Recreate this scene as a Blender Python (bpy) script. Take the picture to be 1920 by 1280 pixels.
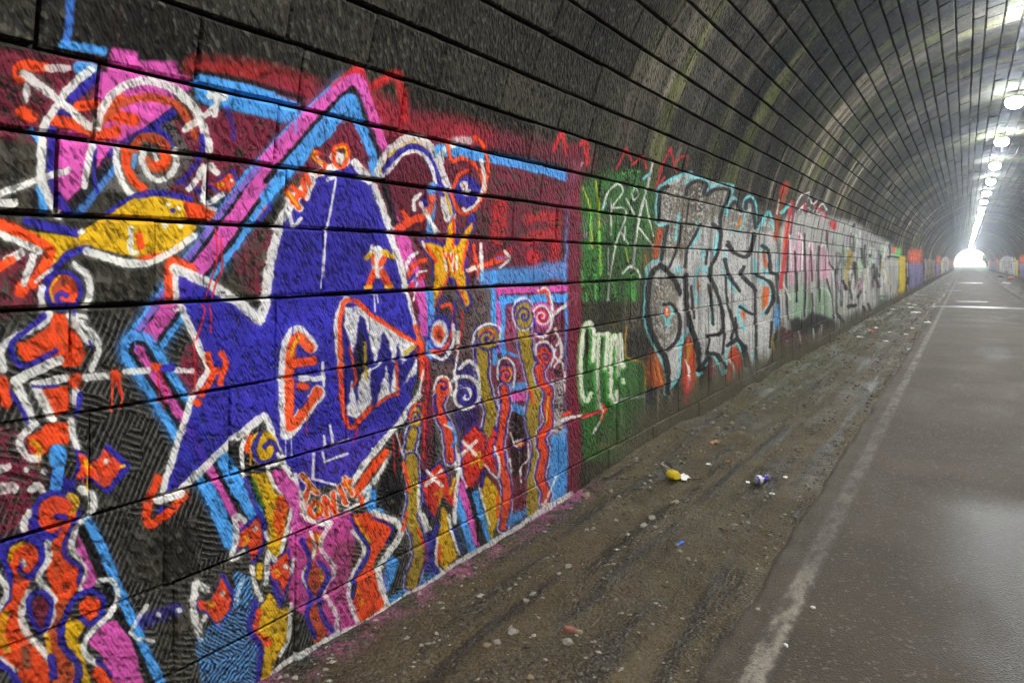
import bpy, bmesh, math, random
import numpy as np
from mathutils import Vector

# ------------------------------------------------------------------ camera, sky, sun, exposure
for o in list(bpy.data.objects):
    bpy.data.objects.remove(o)
scene = bpy.context.scene
FPX = 1300.0                      # focal length in photo pixels (1920 wide)
VPX, VPY = 1810.0, 494.0          # vanishing point of the tunnel axis in the photo
EYE = 1.5
YAW = math.atan((VPX - 960.0) / FPX)
CO, SI = math.cos(YAW), math.sin(YAW)
cam_data = bpy.data.cameras.new('camera')
cam = bpy.data.objects.new('camera', cam_data)
scene.collection.objects.link(cam)
cam.location = (0, 0, EYE)
cam.rotation_euler = (math.radians(90), 0, YAW)
cam_data.sensor_width = 36.0
cam_data.lens = 36.0 * FPX / 1920.0
cam_data.shift_y = -(640.0 - VPY) / 1920.0
cam_data.clip_start = 0.02
cam_data.clip_end = 5000
scene.camera = cam

world = bpy.data.worlds.new('World')
scene.world = world
world.use_nodes = True
wnt = world.node_tree
sky = wnt.nodes.new('ShaderNodeTexSky')
sky.sky_type = 'NISHITA'
sky.sun_disc = False
sky.sun_elevation = math.radians(48)
sky.sun_rotation = math.radians(-25)
sky.air_density = 1.0
sky.dust_density = 1.0
wnt.nodes['Background'].inputs['Strength'].default_value = 0.07
wnt.links.new(sky.outputs['Color'], wnt.nodes['Background'].inputs['Color'])

sun_d = bpy.data.lights.new('sun', 'SUN')
sun_d.energy = 0.8
sun_d.angle = math.radians(12)
sun_d.color = (1.0, 0.96, 0.9)
sun = bpy.data.objects.new('sun', sun_d)
scene.collection.objects.link(sun)
sun.location = (-60, 330, 120)
sun.rotation_euler = Vector((0.28, -0.60, -0.74)).to_track_quat('-Z', 'Y').to_euler()

LAMP_W = 70.0
scene.view_settings.view_transform = 'Standard'
scene.view_settings.look = 'None'
scene.view_settings.exposure = 2.5
scene.view_settings.gamma = 1.0
scene.view_settings.use_curve_mapping = False
scene.render.engine = 'CYCLES'
scene.cycles.use_denoising = True
scene.cycles.max_bounces = 4
scene.cycles.diffuse_bounces = 3
scene.cycles.use_adaptive_sampling = True
scene.cycles.adaptive_threshold = 0.04
scene.cycles.light_sampling_threshold = 0.02
scene.cycles.volume_bounces = 0
scene.cycles.sample_clamp_indirect = 4.0

rnd = random.Random(7)
rng = np.random.default_rng(11)
COL = scene.collection

# ------------------------------------------------------------------ small helpers
def tag(o, label=None, cat=None, group=None, kind=None):
    if label: o['label'] = label
    if cat: o['category'] = cat
    if group: o['group'] = group
    if kind: o['kind'] = kind
    return o

def empty(name, loc=(0, 0, 0), rz=0.0):
    o = bpy.data.objects.new(name, None)
    o.location = loc
    o.rotation_euler = (0, 0, rz)
    o.empty_display_size = 0.1
    COL.objects.link(o)
    return o

def mesh_obj(name, verts, faces, mat=None, parent=None, loc=(0, 0, 0), smooth=False):
    me = bpy.data.meshes.new(name)
    me.from_pydata([tuple(v) for v in verts], [], faces)
    if smooth:
        me.polygons.foreach_set('use_smooth', [True] * len(me.polygons))
    me.update()
    o = bpy.data.objects.new(name, me)
    if mat: me.materials.append(mat)
    o.location = loc
    if parent: o.parent = parent
    COL.objects.link(o)
    return o

def bm_obj(name, bm, mat=None, parent=None, loc=(0, 0, 0), rot=(0, 0, 0), smooth=False):
    me = bpy.data.meshes.new(name)
    bm.normal_update()
    bm.to_mesh(me)
    bm.free()
    if smooth:
        me.polygons.foreach_set('use_smooth', [True] * len(me.polygons))
    if mat: me.materials.append(mat)
    o = bpy.data.objects.new(name, me)
    o.location = loc
    o.rotation_euler = rot
    if parent: o.parent = parent
    COL.objects.link(o)
    return o

def ground_at(px, py, z=0.0):
    """photo pixel -> point of the ground plane z (where the thing touches the ground)"""
    t = FPX * (EYE - z) / (py - VPY)          # depth along the view axis
    xc = (px - 960.0) / FPX * t
    return (xc * CO - t * SI, xc * SI + t * CO, z)

def lattice_noise(h, w, cell, seed):
    r = np.random.default_rng(seed)
    gh, gw = int(h / cell) + 3, int(w / cell) + 3
    g = r.random((gh, gw), dtype=np.float32)
    y = np.arange(h, dtype=np.float32) / cell
    x = np.arange(w, dtype=np.float32) / cell
    y0 = y.astype(int); x0 = x.astype(int)
    fy = (y - y0)[:, None]; fx = (x - x0)[None, :]
    fy = fy * fy * (3 - 2 * fy); fx = fx * fx * (3 - 2 * fx)
    a = g[y0][:, x0]; b = g[y0][:, x0 + 1]; c = g[y0 + 1][:, x0]; d = g[y0 + 1][:, x0 + 1]
    return (a * (1 - fx) + b * fx) * (1 - fy) + (c * (1 - fx) + d * fx) * fy

# ------------------------------------------------------------------ tunnel profile (x right, z up, y along the tunnel)
RAD = 3.1
XC, ZC = 1.0, 1.55                # centre of the vault; walls stand at x = XC -/+ RAD
Y_NEAR, Y_FAR = -14.0, 180.0
S_END = 2 * ZC + math.pi * RAD    # arc length wall foot to wall foot
def profile(s, d=0.0):
    """point of the lining at arc length s, pushed d metres into the ground behind it"""
    if s <= ZC:
        return (XC - RAD - d, s)
    if s >= S_END - ZC:
        return (XC + RAD + d, S_END - s)
    a = (s - ZC) / RAD
    return (XC - (RAD + d) * math.cos(a), ZC + (RAD + d) * math.sin(a))
def wall_x(z):
    z = np.asarray(z, dtype=np.float64)
    t = np.clip((z - ZC) / RAD, 0, 0.999)
    return XC - RAD * np.sqrt(1 - t * t)
def project(X, Y, Z):
    dep = -X * SI + Y * CO
    xc = X * CO + Y * SI
    return 960 + FPX * xc / dep, VPY - FPX * (Z - EYE) / dep, dep
# ------------------------------------------------------------------ graffiti: spray strokes rasterised onto the left wall
OX, OY = 520, 30                  # canvas margins left of / above the photo frame
CW, CH = 2340, 1640
PREM = np.zeros((CH, CW, 3), np.float32)
COV = np.zeros((CH, CW), np.float32)
N1 = lattice_noise(CH, CW, 3.0, 1); N2 = lattice_noise(CH, CW, 11.0, 2); N3 = lattice_noise(CH, CW, 46.0, 3)
WOB = (N1 - .5) * 2.0 + (N2 - .5) * 3.2
PAL = dict(W=(226, 222, 214), B=(76, 158, 232), N=(46, 38, 150), D=(34, 28, 110), O=(238, 74, 26), Y=(222, 172, 18), P=(214, 84, 168),
           K=(20, 18, 20), M=(112, 32, 52), R=(214, 34, 40), G=(52, 104, 44), L=(96, 196, 84), A=(188, 186, 181), C=(112, 204, 210),
           V=(170, 140, 30), H=(92, 88, 84), T=(186, 74, 36), U=(128, 96, 180), S=(170, 168, 162), I=(205, 150, 168), E=(156, 190, 152))
_tx = [0.0, 0.0, 1.0]
_halo = [0]
def at(ox, oy, s): _tx[:] = [ox, oy, s]
def _pts(p, smooth, closed=False):
    a = np.array([tuple(map(float, q.split(','))) for q in p.split()], np.float32) if isinstance(p, str) else np.array(p, np.float32)
    a = a / _tx[2] + np.array([_tx[0] + OX, _tx[1] + OY], np.float32)
    if smooth and len(a) > 2:
        e = np.vstack([a[-1:], a, a[:2]]) if closed else np.vstack([2 * a[0] - a[1], a, 2 * a[-1] - a[-2]])
        out = []
        for i in range(1, len(e) - 2):
            p0, p1, p2, p3 = e[i - 1], e[i], e[i + 1], e[i + 2]
            for t in np.linspace(0, 1, 7)[:-1]:
                out.append(.5 * (2 * p1 + (p2 - p0) * t + (2 * p0 - 5 * p1 + 4 * p2 - p3) * t * t + (3 * p1 - p0 - 3 * p2 + p3) * t ** 3))
        out.append(e[-2])
        a = np.array(out, np.float32)
    return a
def _lay(sl, m, c, op, thin, hatch=0):
    if thin:
        n = .55 * N1[sl] + .3 * N2[sl] + .15 * N3[sl]
        m = m * np.clip((n - thin) * 7 + .5, 0, 1)
    if hatch:
        yy, xx = np.mgrid[sl]
        q = np.where(N3[sl] > .5, xx * .8 + yy * .6, xx * .5 - yy * .9) + 5 * N2[sl]
        m = m * np.clip(np.sin(q * 2 * math.pi / hatch) * 2 + .55, 0, 1)
    m = (m * op * (.86 + .14 * N2[sl]))[..., None].astype(np.float32)
    col = np.array(PAL[c] if isinstance(c, str) else c, np.float32) * (.90 + .2 * N3[sl][..., None])
    PREM[sl] = PREM[sl] * (1 - m) + col * m
    COV[sl] = COV[sl] * (1 - m[..., 0]) + m[..., 0]
def S(c, w, p, soft=2.2, op=.97, thin=0, sm=1):
    a = _pts(p, sm)
    hw = max(w / _tx[2] / 2, 1.0)
    if c == 'W': hw *= .9
    if hw > 4 and op > .9 and not thin and soft < 3 and not _halo[0]:      # overspray round the stroke
        _halo[0] = 1; S(c, w * 1.25, p, soft=11, op=.16, sm=sm); _halo[0] = 0
    if len(a) == 1: a = np.vstack([a, a + .1])
    r = hw + soft + 5
    x0 = int(max(a[:, 0].min() - r, 0)); x1 = int(min(a[:, 0].max() + r + 1, CW)); y0 = int(max(a[:, 1].min() - r, 0)); y1 = int(min(a[:, 1].max() + r + 1, CH))
    if x1 <= x0 or y1 <= y0: return
    D2 = np.full((y1 - y0, x1 - x0), 1e6, np.float32)
    for (ax, ay), (bx, by) in zip(a[:-1], a[1:]):
        u0 = int(max(min(ax, bx) - r, x0)); u1 = int(min(max(ax, bx) + r + 1, x1)); v0 = int(max(min(ay, by) - r, y0)); v1 = int(min(max(ay, by) + r + 1, y1))
        if u1 <= u0 or v1 <= v0: continue
        X = np.arange(u0, u1, dtype=np.float32)[None, :]; Yv = np.arange(v0, v1, dtype=np.float32)[:, None]
        dx, dy = bx - ax, by - ay
        t = np.clip(((X - ax) * dx + (Yv - ay) * dy) / (dx * dx + dy * dy + 1e-6), 0, 1)
        d = (X - ax - t * dx) ** 2 + (Yv - ay - t * dy) ** 2
        k = (slice(v0 - y0, v1 - y0), slice(u0 - x0, u1 - x0))
        D2[k] = np.minimum(D2[k], d)
    sl = (slice(y0, y1), slice(x0, x1))
    d = np.sqrt(D2) + WOB[sl] * min(1, hw / 5)
    _lay(sl, np.clip((hw - d) / soft + .5, 0, 1), c, op, thin)
def F(c, p, soft=2.5, op=.97, thin=0, sm=0, hatch=0):
    a = _pts(p, sm, True)
    r = soft + 5
    x0 = int(max(a[:, 0].min() - r, 0)); x1 = int(min(a[:, 0].max() + r + 1, CW)); y0 = int(max(a[:, 1].min() - r, 0)); y1 = int(min(a[:, 1].max() + r + 1, CH))
    if x1 <= x0 or y1 <= y0: return
    sl = (slice(y0, y1), slice(x0, x1))
    yy, xx = np.mgrid[y0:y1, x0:x1].astype(np.float32)
    xx = xx + WOB[sl] * 1.2; yy = yy + WOB[sl] * .8
    ins = np.zeros(xx.shape, bool)
    b = np.roll(a, -1, 0)
    for (ax, ay), (bx, by) in zip(a, b):
        if ay == by: continue
        ins ^= ((ay > yy) != (by > yy)) & (xx < (bx - ax) * (yy - ay) / (by - ay) + ax)
    m = ins.astype(np.float32)
    k = int(max(1, soft // 2))
    for _ in range(2):
        for ax in (0, 1):
            m = (np.roll(m, k, ax) + m + np.roll(m, -k, ax)) / 3
    _lay(sl, m, c, op, thin, hatch)
def worm(c, w, p, o=14, navy='N', white='W'):
    if white: S(white, w + 3.4 * o, p)
    if navy: S(navy, w + 1.7 * o, p)
    S(c, w, p)
def spiral(c, w, cx, cy, r, turns=1.6, ph=0.0, d=1, ry=1.0):
    n = int(turns * 12)
    S(c, w, [(cx + r * (1 - i / n) * math.cos(ph + d * i * math.pi / 6), cy + ry * r * (1 - i / n) * math.sin(ph + d * i * math.pi / 6)) for i in range(n + 1)])
def disc(c, cx, cy, rx, ry=None):
    ry = ry or rx
    F(c, [(cx + rx * math.cos(t * math.pi / 10), cy + ry * math.sin(t * math.pi / 10)) for t in range(20)])
def fish(pts, c='O', grow=1.35, eye=None, cross=None):
    a = np.array([tuple(map(float, q.split(','))) for q in pts.split()]); m = a.mean(0)
    F('N', (a - m) * grow + m)
    F(c, a)
    S('Y', 16, [tuple(m + (a[0] - m) * .4), tuple(m), tuple(m + (a[-1] - m) * .5)], op=.7)
    if eye: S('W', 26, [eye])
    if cross:
        x, y, r = cross
        S('W', 20, [(x - r, y - r), (x + r, y + r)], sm=0); S('W', 20, [(x + r, y - r), (x - r, y + r)], sm=0)

# ---- washes and backgrounds (photo pixels)
at(0, 0, 1)
F('M', '-520,20 0,92 190,112 210,215 110,270 0,262 -520,300', thin=.42, soft=7)
F('M', '-520,470 0,470 110,470 90,560 0,600 -520,620', thin=.47, soft=6)
F('M', '-520,800 0,800 60,820 85,920 60,1000 0,1000 -520,1100', thin=.45, soft=6)
F('M', '480,150 700,182 800,215 1090,290 1088,560 1078,935 1000,985 860,900 780,600 690,330 560,330', thin=.40, soft=6)
F('H', '800,520 930,540 930,640 880,700 860,900 800,940 770,800', thin=.46, soft=7)
F('M', '420,430 530,420 500,560 455,545', thin=.46, soft=5)
F('M', '350,640 395,690 360,760 330,700', thin=.45)
F('M', '370,200 545,232 480,330 330,390 290,300', thin=.45, soft=5)
S('R', 42, '370,128 470,138 570,165', soft=26, op=.42)
S('M', 50, '520,165 640,190 800,235 1000,285 1085,300', soft=30, op=.6)
S('R', 46, '690,190 760,240 840,245 900,262', soft=34, op=.35)

# ---- upper panel: arrow, eye, bands
at(0, 0, 3.048)
S((60, 112, 196), 44, '405,-60 395,90 385,200 372,255', soft=6, op=.8)
S('B', 44, '360,255 470,270 590,292', soft=6, op=.85)
F('P', '640,275 780,300 790,355 1000,350 1020,420 1090,450 1075,530 960,480 800,440 610,410', soft=5)
F('P', '560,410 780,430 960,470 1000,600 860,700 740,800 650,880 550,990 540,800 545,600')
F('P', '330,750 510,740 520,850 490,1060 430,1140 345,1220 290,1090 310,900')
F('H', '640,880 760,780 900,720 1100,640 1150,800 1140,900 1020,1040 900,1110 700,1100 560,1100', thin=.40)
F('M', '980,700 1130,600 1660,700 1470,920 1480,1000 1290,1130 1010,1040 1120,900', thin=.38)
F('B', '1110,425 1330,478 1600,548 1707,585 1707,665 1640,705 1290,625 1220,625 1115,565', soft=4)
S('K', 30, '1120,415 1330,450 1600,525 1720,560', soft=5, op=.85)
S('B', 30, '1140,440 1330,478 1560,538', soft=4)
S('B', 70, '450,385 540,400 500,450', soft=4); S('B', 40, '180,745 225,800'); S('B', 48, '232,1080 250,1215'); S((72, 120, 190), 64, '450,1210 550,1085 650,950', soft=5)
S('K', 66, '410,1180 540,1030 650,890', soft=5, op=.85)
S('N', 44, '640,880 740,800 860,740 1010,620', soft=5, op=.8)
S('N', 58, '545,445 470,505 400,565'); S('N', 60, '345,655 380,660'); S('N', 46, '300,720 292,850 296,1000 330,1120 390,1210')
S('N', 22, '548,810 540,1000 560,1100'); S('N', 30, '1290,620 1320,720 1330,800', op=.6, soft=5)
S('O', 62, '112,450 98,392 150,372 250,385'); S('O', 70, '120,640 180,670'); S('O', 66, '310,690 420,710 510,745'); S('O', 58, '445,610 545,600'); S('O', 66, '575,775 660,750'); S('O', 70, '650,660 760,690'); S('O', 46, '560,730 600,640 690,560')
S('W', 50, '262,392 385,392', op=.75); F('W', '145,460 125,520 150,600 178,545')
S('W', 52, '130,420 260,520 380,610 510,730')
S('W', 54, '520,395 400,500 300,640 250,740 236,900 245,1060 335,1235')
S('W', 44, '-60,1130 100,1070 250,1015 390,975'); S('W', 60, '-20,1170 80,1160', op=.8)
S('W', 42, '535,830 510,900 485,1065')
S('T', 44, '585,690 680,600 800,560 920,570 1010,610 1075,690 1112,780')
S('W', 54, '552,730 575,640 640,540 740,482 850,465 950,490 1050,560 1120,650 1160,740 1192,850')
S('N', 28, '1148,780 1150,880 1080,990 1020,1045')
S('W', 44, '1050,745 1140,680 1230,610'); S('W', 60, '1195,545 1275,552'); S('W', 42, '1232,560 1222,660')
S('N', 38, '790,770 880,742 950,790 975,850'); S('T', 52, '750,890 790,800 860,785 930,815 955,880 935,950 880,962 848,920')
S('O', 44, '890,945 945,925 935,880'); S('O', 46, '715,850 722,940 760,1030 830,1095'); S('B', 26, '770,885 762,955', op=.8)
S('W', 40, '672,838 664,920 690,1010 740,1100 815,1148'); S('W', 38, '822,868 810,920 850,1000 910,1032 980,990 1006,920 1002,860'); S('W', 26, '885,885 892,912')
S('N', 40, '1040,1040 1120,1080 1200,1160', op=.6, soft=5)
# two small fish and their white fins
fish('1200,1050 1250,1040 1320,980 1350,1050 1310,1120 1240,1080', eye=(1322,1030))
fish('1400,1130 1440,1130 1495,1070 1530,1180 1470,1260 1440,1190 1390,1190', eye=(1485,1150))
S('W', 40, '1080,1080 1130,1020 1160,950'); S('W', 36, '1160,1140 1190,950 1240,990'); S('W', 34, '1160,1130 1190,1160 1270,1110'); S('W', 44, '1330,1190 1380,1080 1420,1060'); S('W', 40, '1350,1230 1420,1250')
# ---- yellow fish
at(0, 380, 3.048)
S('N', 50, '600,90 740,-10 880,-50 1080,-20', op=.9); S('N', 44, '150,110 290,140 430,175'); S('N', 64, '490,245 380,290 300,370 255,490', soft=4)
F('Y', '150,160 300,180 440,200 500,140 620,70 760,-22 900,-35 1060,-10 1060,90 1130,140 1080,200 960,280 800,315 640,280 480,240 380,270 300,350 200,400 280,260 230,200', sm=0)
F('O', '1050,-10 1200,25 1300,70 1270,120 1060,85'); S('W', 22, '1190,28 1270,52')
S('O', 62, '-60,110 40,140 140,190 280,270 240,380 180,460'); S('O', 78, '122,485 120,500'); S('W', 42, '-60,150 20,190 110,225 225,275'); S('W', 46, '185,310 135,460'); S('W', 26, '290,380 200,450')
S('O', 30, '800,320 960,290 1095,205'); S('W', 46, '490,275 600,312 720,345 850,342 960,295 1112,190')
S('W', 38, '740,150 745,275 775,285'); S('O', 44, '790,190 800,250'); S('W', 40, '945,132'); S('W', 40, '1035,130'); S('W', 34, '962,10'); S('W', 34, '1022,30'); S('N', 30, '985,42'); S('W', 44, '460,168')
S('W', 60, '40,330 110,290'); S('O', 50, '-20,380 60,330')
# ---- striped arrow band behind the blue fish
at(0, 0, 1)
A1 = '650,178 560,262 476,357 412,452 352,530 258,657'; A2 = '258,655 345,790 422,930 452,985'
for c, w in (('B', 70), ('K', 46), ('P', 30)): S(c, w, A1, sm=0)
S('U', 12, '520,272 440,365 372,458 318,535 236,648', sm=0)
for c, w in (('B', 68), ('K', 36), ('P', 17)): S(c, w, A2, sm=0)
at(500, 80, 2.666)
S('R', 46, '340,220 455,140 475,185', soft=7, op=.8); S('P', 80, '440,190 260,330 0,590'); S('P', 66, '460,190 590,560 700,1050 790,1290 830,1500', sm=0)
S('K', 34, '420,235 290,360 0,690', soft=4); S('K', 40, '430,240 560,580 640,900', soft=4); S('B', 62, '405,290 260,440 130,590 0,770', sm=0); S('B', 56, '425,290 480,450 545,650', sm=0)
F('M', '400,370 470,470 520,600 420,580 330,560 150,680 60,760', thin=.33); S('R', 40, '530,220 640,160 665,190 690,390', soft=9, op=.75)
# ---- blue fish
at(0, 0, 1)
BODY = '325,503 390,528 446,564 488,600 497,560 505,522 511,459 528,417 549,380 590,330 657,303 695,339 704,350 725,410 740,459 755,511 763,545 776,594 787,646 782,690 765,759 742,800 690,860 667,890 641,909 592,912 562,922 529,860 500,778 484,792 433,827 332,920 297,938 305,920 351,780 361,741 390,688 364,636 338,574'
F('N', BODY); F((58, 56, 190), '400,600 560,560 760,560 770,680 600,760 430,760', op=.5, thin=.45, soft=9); F((70, 60, 190), '380,760 480,720 470,780 400,830', op=.6, thin=.4); F((84, 62, 170), '560,830 740,790 660,890 580,900', op=.6, soft=8)
F('D', '520,430 700,420 740,500 520,540', op=.5, thin=.45, soft=9)
W5 = 'W'
S(W5, 20, '331,575 326,505'); S('O', 15, '318,565 318,500 330,490 362,504'); S(W5, 21, '328,503 390,530 446,567 486,600', sm=0); S(W5, 20, '486,598 498,560 508,490 522,430 549,380 585,342')
S(W5, 18, '588,328 640,308'); S(W5, 18, '664,305 694,338'); S(W5, 14, '704,350 725,410 740,459 755,511 763,545'); S(W5, 8, '763,545 776,594 787,646')
S(W5, 14, '338,574 364,636 392,690', sm=0); S(W5, 14, '392,690 361,741 341,800 305,920', sm=0); S(W5, 16, '486,785 433,827 332,922', sm=0); S(W5, 13, '497,778 529,860 562,924')
S('O', 15, '295,897 277,952 281,983 312,964 347,928'); S(W5, 20, '299,936 340,925', sm=0); S('N', 9, '300,958 308,952')
S(W5, 12, '791,732 739,804 690,862 660,905', sm=0); S('O', 14, '725,848 690,890 668,925', sm=0); S(W5, 9, '735,850 700,905 672,935', sm=0)
S('W', 5, '633,330 622,390 612,440'); S('W', 4.5, '612,440 608,500 603,540'); S('W', 8, '618,336 632,332')
at(480, 500, 2.667)
# letter E in the fish
S('W', 76, '275,395 210,325 170,370 150,500 150,790 170,815 315,625'); S('O', 46, '270,405 212,350 185,390 172,500 166,750 185,790 312,622'); S('Y', 14, '180,450 192,390 215,355'); S('O', 46, '180,480 288,472', sm=0); S('W', 30, '225,560 335,558', sm=0); S('W', 20, '335,480 342,595', sm=0); S('O', 36, '222,600 250,598'); S('N', 40, '215,690 240,660', op=.9)
# mouth
F('D', '430,230 460,180 520,200 820,390 760,560 700,620 580,690 500,780 450,770 430,500'); F('K', '520,300 570,470 560,520 500,600 490,480', op=.8)
F('W', '438,205 510,195 560,240 660,300 822,390 770,430 730,490 715,375 688,490 668,372 640,320 600,490 545,270 515,235 488,440 440,280')
F('W', '455,740 482,560 505,700 520,540 572,500 572,690 500,760'); F('W', '600,680 652,490 672,640 690,490 712,612'); F('W', '728,592 822,420 800,530')
S('O', 14, '470,400 500,560 480,600', op=.8); S('V', 16, '545,380 550,560', op=.8); S('O', 16, '700,480 705,610', op=.8); S('V', 24, '750,430 790,400', op=.8)
S('W', 34, '425,490 405,320 420,210 455,160'); S('O', 22, '428,490 418,300 440,180 500,175 560,225 680,305 815,388'); S('O', 24, '425,500 432,660 450,770 482,800 575,700'); S('O', 15, '600,695 650,655 712,632'); S('R', 7, '500,760 505,810 490,880'); S('W', 9, '560,520 600,500 640,470')
for q, w in (('370,790 385,892 462,862', 15), ('340,845 342,905', 15), ('335,930 345,975 462,935', 15), ('290,940 288,1060 400,1090', 17)): S('W', w, q, sm=0)
S('W', 9, '597,130 600,225'); S('W', 7, '610,130 615,180')
# little orange figure on the fish
at(500, 80, 2.666)
S('N', 90, '560,1050 560,1200'); S('W', 62, '558,1040 555,1150'); S('O', 30, '530,1060 560,1110 590,1080'); S('O', 34, '540,1150 512,1215'); S('O', 34, '582,1150 615,1215'); S('Y', 26, '505,1070 530,1050'); S('Y', 26, '592,1045 630,1075'); S('W', 24, '530,1015 525,1045'); S('Y', 20, '495,1222 530,1222'); S('Y', 16, '600,1222 630,1220'); S('W', 22, '553,1070 556,1160')
# writing over the dome: HILSO
S('W', 44, '110,760 170,830'); S('W', 40, '250,580 290,620'); S('W', 60, '340,570 390,590')
for q in ('105,745 165,825', '135,800 165,760', '135,720 200,780', '185,685 205,760', '205,665 225,720', '240,545 225,575 290,610 275,650', '265,560 240,540'): S('O', 24, q, sm=0)
S('O', 22, '340,525 390,515 405,570 370,625 335,590 338,530'); S('Y', 11, '345,530 390,525 400,570'); S('Y', 10, '110,750 160,815'); S('Y', 10, '240,545 228,575 280,605')
S('W', 24, '120,860 140,915 175,880'); S('W', 22, '230,720 205,780')
# ---- arch and target right of the fish
F((88, 24, 40), '600,670 680,580 750,560 810,620 830,700 825,950 700,950 650,850'); S('W', 74, '565,650 625,545 720,485 800,515 850,620 895,750 918,870', op=.9); S('Y', 26, '570,650 640,545 730,500 800,540', thin=.45); S('N', 36, '590,640 650,562 740,522 800,560 842,660 880,755'); S('W', 22, '598,655 680,562 750,545 812,600 842,700'); S('Y', 12, '890,740 925,850'); S('N', 12, '905,730 940,850')
S('B', 40, '828,720 820,950', op=.8); S('O', 40, '665,925 740,885 800,860 825,780', op=.9); S('O', 22, '680,840 715,890'); S('W', 26, '742,830 738,790 770,760'); S('W', 26, '775,805 860,960', sm=0); S('N', 22, '790,780 800,810')
S('B', 58, '865,535 1000,552 1200,590 1360,622 1530,672'); S('K', 18, '1050,520 1350,590 1530,640', op=.7, soft=5); S('W', 50, '940,490 1010,490', op=.7, soft=6); S('W', 36, '870,600 880,545 940,510', op=.8); S('B', 28, '1532,680 1512,860 1500,1200', sm=0); S('W', 10, '1522,860 1512,1000')
S('O', 20, '905,490 925,590 985,578 1060,640 1082,740 1045,830 975,850 930,770 955,670 1000,640'); S('O', 20, '1040,470 1090,525 1102,640 1072,780'); S('N', 50, '960,740 1000,690 1040,740 1010,800 965,770'); S('W', 46, '985,712 1000,745'); S('O', 14, '985,720'); S('W', 22, '1070,590 1086,700 1052,800 1000,840 985,830'); S('N', 34, '1030,870 1020,920')
S('W', 18, '1530,600 1550,740', sm=0); S('W', 14, '1560,605 1548,660'); S('R', 16, '1430,540 1480,450 1500,560 1595,490 1602,600', soft=4, op=.8)
# red letters on the maroon field
for q, w in (('1165,820 1160,980', 80), ('1310,880 1390,865', 50), ('1310,980 1380,960', 60), ('1440,880 1440,1120', 60), ('1330,1070 1340,1120', 70), ('1210,1040 1150,1080', 40), ('1410,1130 1500,1110', 60)): S('R', w, q, soft=9, op=.72, thin=.36)
S('M', 26, '1250,800 1240,1100', thin=.4)
# ---- star man
at(675, 225, 4.267)
F('N', '470,950 600,950 660,985 690,900 745,740 790,860 780,960 830,880 925,790 925,880 885,990 860,1100 865,1300 905,1490 850,1540 750,1320 690,1290 620,1540 570,1540 575,1290 580,1140 520,1060', op=.85)
F((248, 176, 10), '500,990 600,985 660,1020 690,960 715,850 750,765 766,860 750,1000 785,1010 820,920 900,818 908,870 862,980 838,1090 828,1180 842,1300 874,1480 850,1505 760,1275 700,1235 640,1385 600,1525 582,1510 595,1290 605,1130 540,1055')
S('O', 30, '515,1000 565,1055 605,1130'); S('O', 24, '748,790 757,900 745,1020'); S('O', 22, '868,965 832,1100 815,1200'); S('O', 18, '705,1240 650,1380 610,1480'); S('O', 16, '765,1290 840,1450'); S('W', 26, '505,975 520,1015')
S('W', 30, '680,1070 688,1200'); S('W', 26, '732,1060 740,1205'); S('W', 20, '770,1090 772,1190'); S('R', 14, '662,1050 690,1120 702,1065 728,1140 738,1070', sm=0); S('R', 12, '700,1150 705,1240'); S('R', 12, '752,1150 750,1230')
S('W', 24, '1700,335 1722,400 1742,575', sm=0); S('W', 22, '1772,345 1740,405', sm=0); S('R', 18, '1545,240 1600,110 1680,260 1790,160 1810,350', sm=0, op=.8, soft=3)
S('S', 60, '1800,850 1810,1000', soft=9, op=.5)
at(500, 80, 2.666)
S('O', 16, '1035,1015 1055,1180', sm=0); S('O', 28, '1000,1140 1090,1110 1185,1075', sm=0); S('W', 24, '998,1140 1045,1125'); S('W', 20, '1070,1005 1075,1190', sm=0); S('W', 18, '1165,1125 1212,1080 1190,1045'); S('U', 14, '1150,1075 1190,1075')
S('W', 20, '695,1140 715,1080 755,1050'); S('O', 22, '715,1160 740,1110 795,1085'); S('W', 16, '735,1190 760,1150 800,1140'); S('N', 14, '710,1200 740,1160'); S('R', 22, '720,1220 790,1160', op=.8)
# ---- lower right panel
at(480, 500, 2.667)
F('D', '870,150 990,150 980,480 870,480', op=.55, thin=.4, soft=6); F('K', '700,840 900,840 880,1200 620,1200 640,1050', thin=.36, soft=6); F('D', '990,480 1110,480 1120,800 1000,830', op=.75, thin=.33, soft=6); F('K', '1270,720 1360,720 1350,1150 1270,1150', thin=.38, op=.7, soft=5)
S('B', 30, '1185,30 1190,250 1190,480', sm=0); S('B', 90, '1150,60 1340,45 1540,10', soft=12, op=.8, sm=0); S('K', 18, '1190,95 1560,92', soft=4, sm=0); F('D', '1240,160 1540,150 1545,260 1240,260', op=.4); S('P', 34, '1210,118 1380,115 1560,108', sm=0); S('P', 22, '1212,120 1214,420', sm=0); S('B', 42, '1230,165 1400,160 1550,155', sm=0); S('B', 26, '1236,165 1232,440', sm=0); F((150, 62, 92), '1250,200 1530,190 1540,620 1250,620', thin=.4, soft=5)
S('B', 24, '1552,140 1562,600 1564,1000', sm=0); S('P', 16, '1585,110 1580,800 1575,1150', sm=0); F('B', '1470,850 1562,800 1566,1140 1480,1195 1460,1000', soft=5); F('S', '1480,560 1545,560 1540,860 1480,840', thin=.42, soft=5); S('M', 60, '1600,-400 1595,100 1590,600 1590,1130', soft=4, sm=0)
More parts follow.
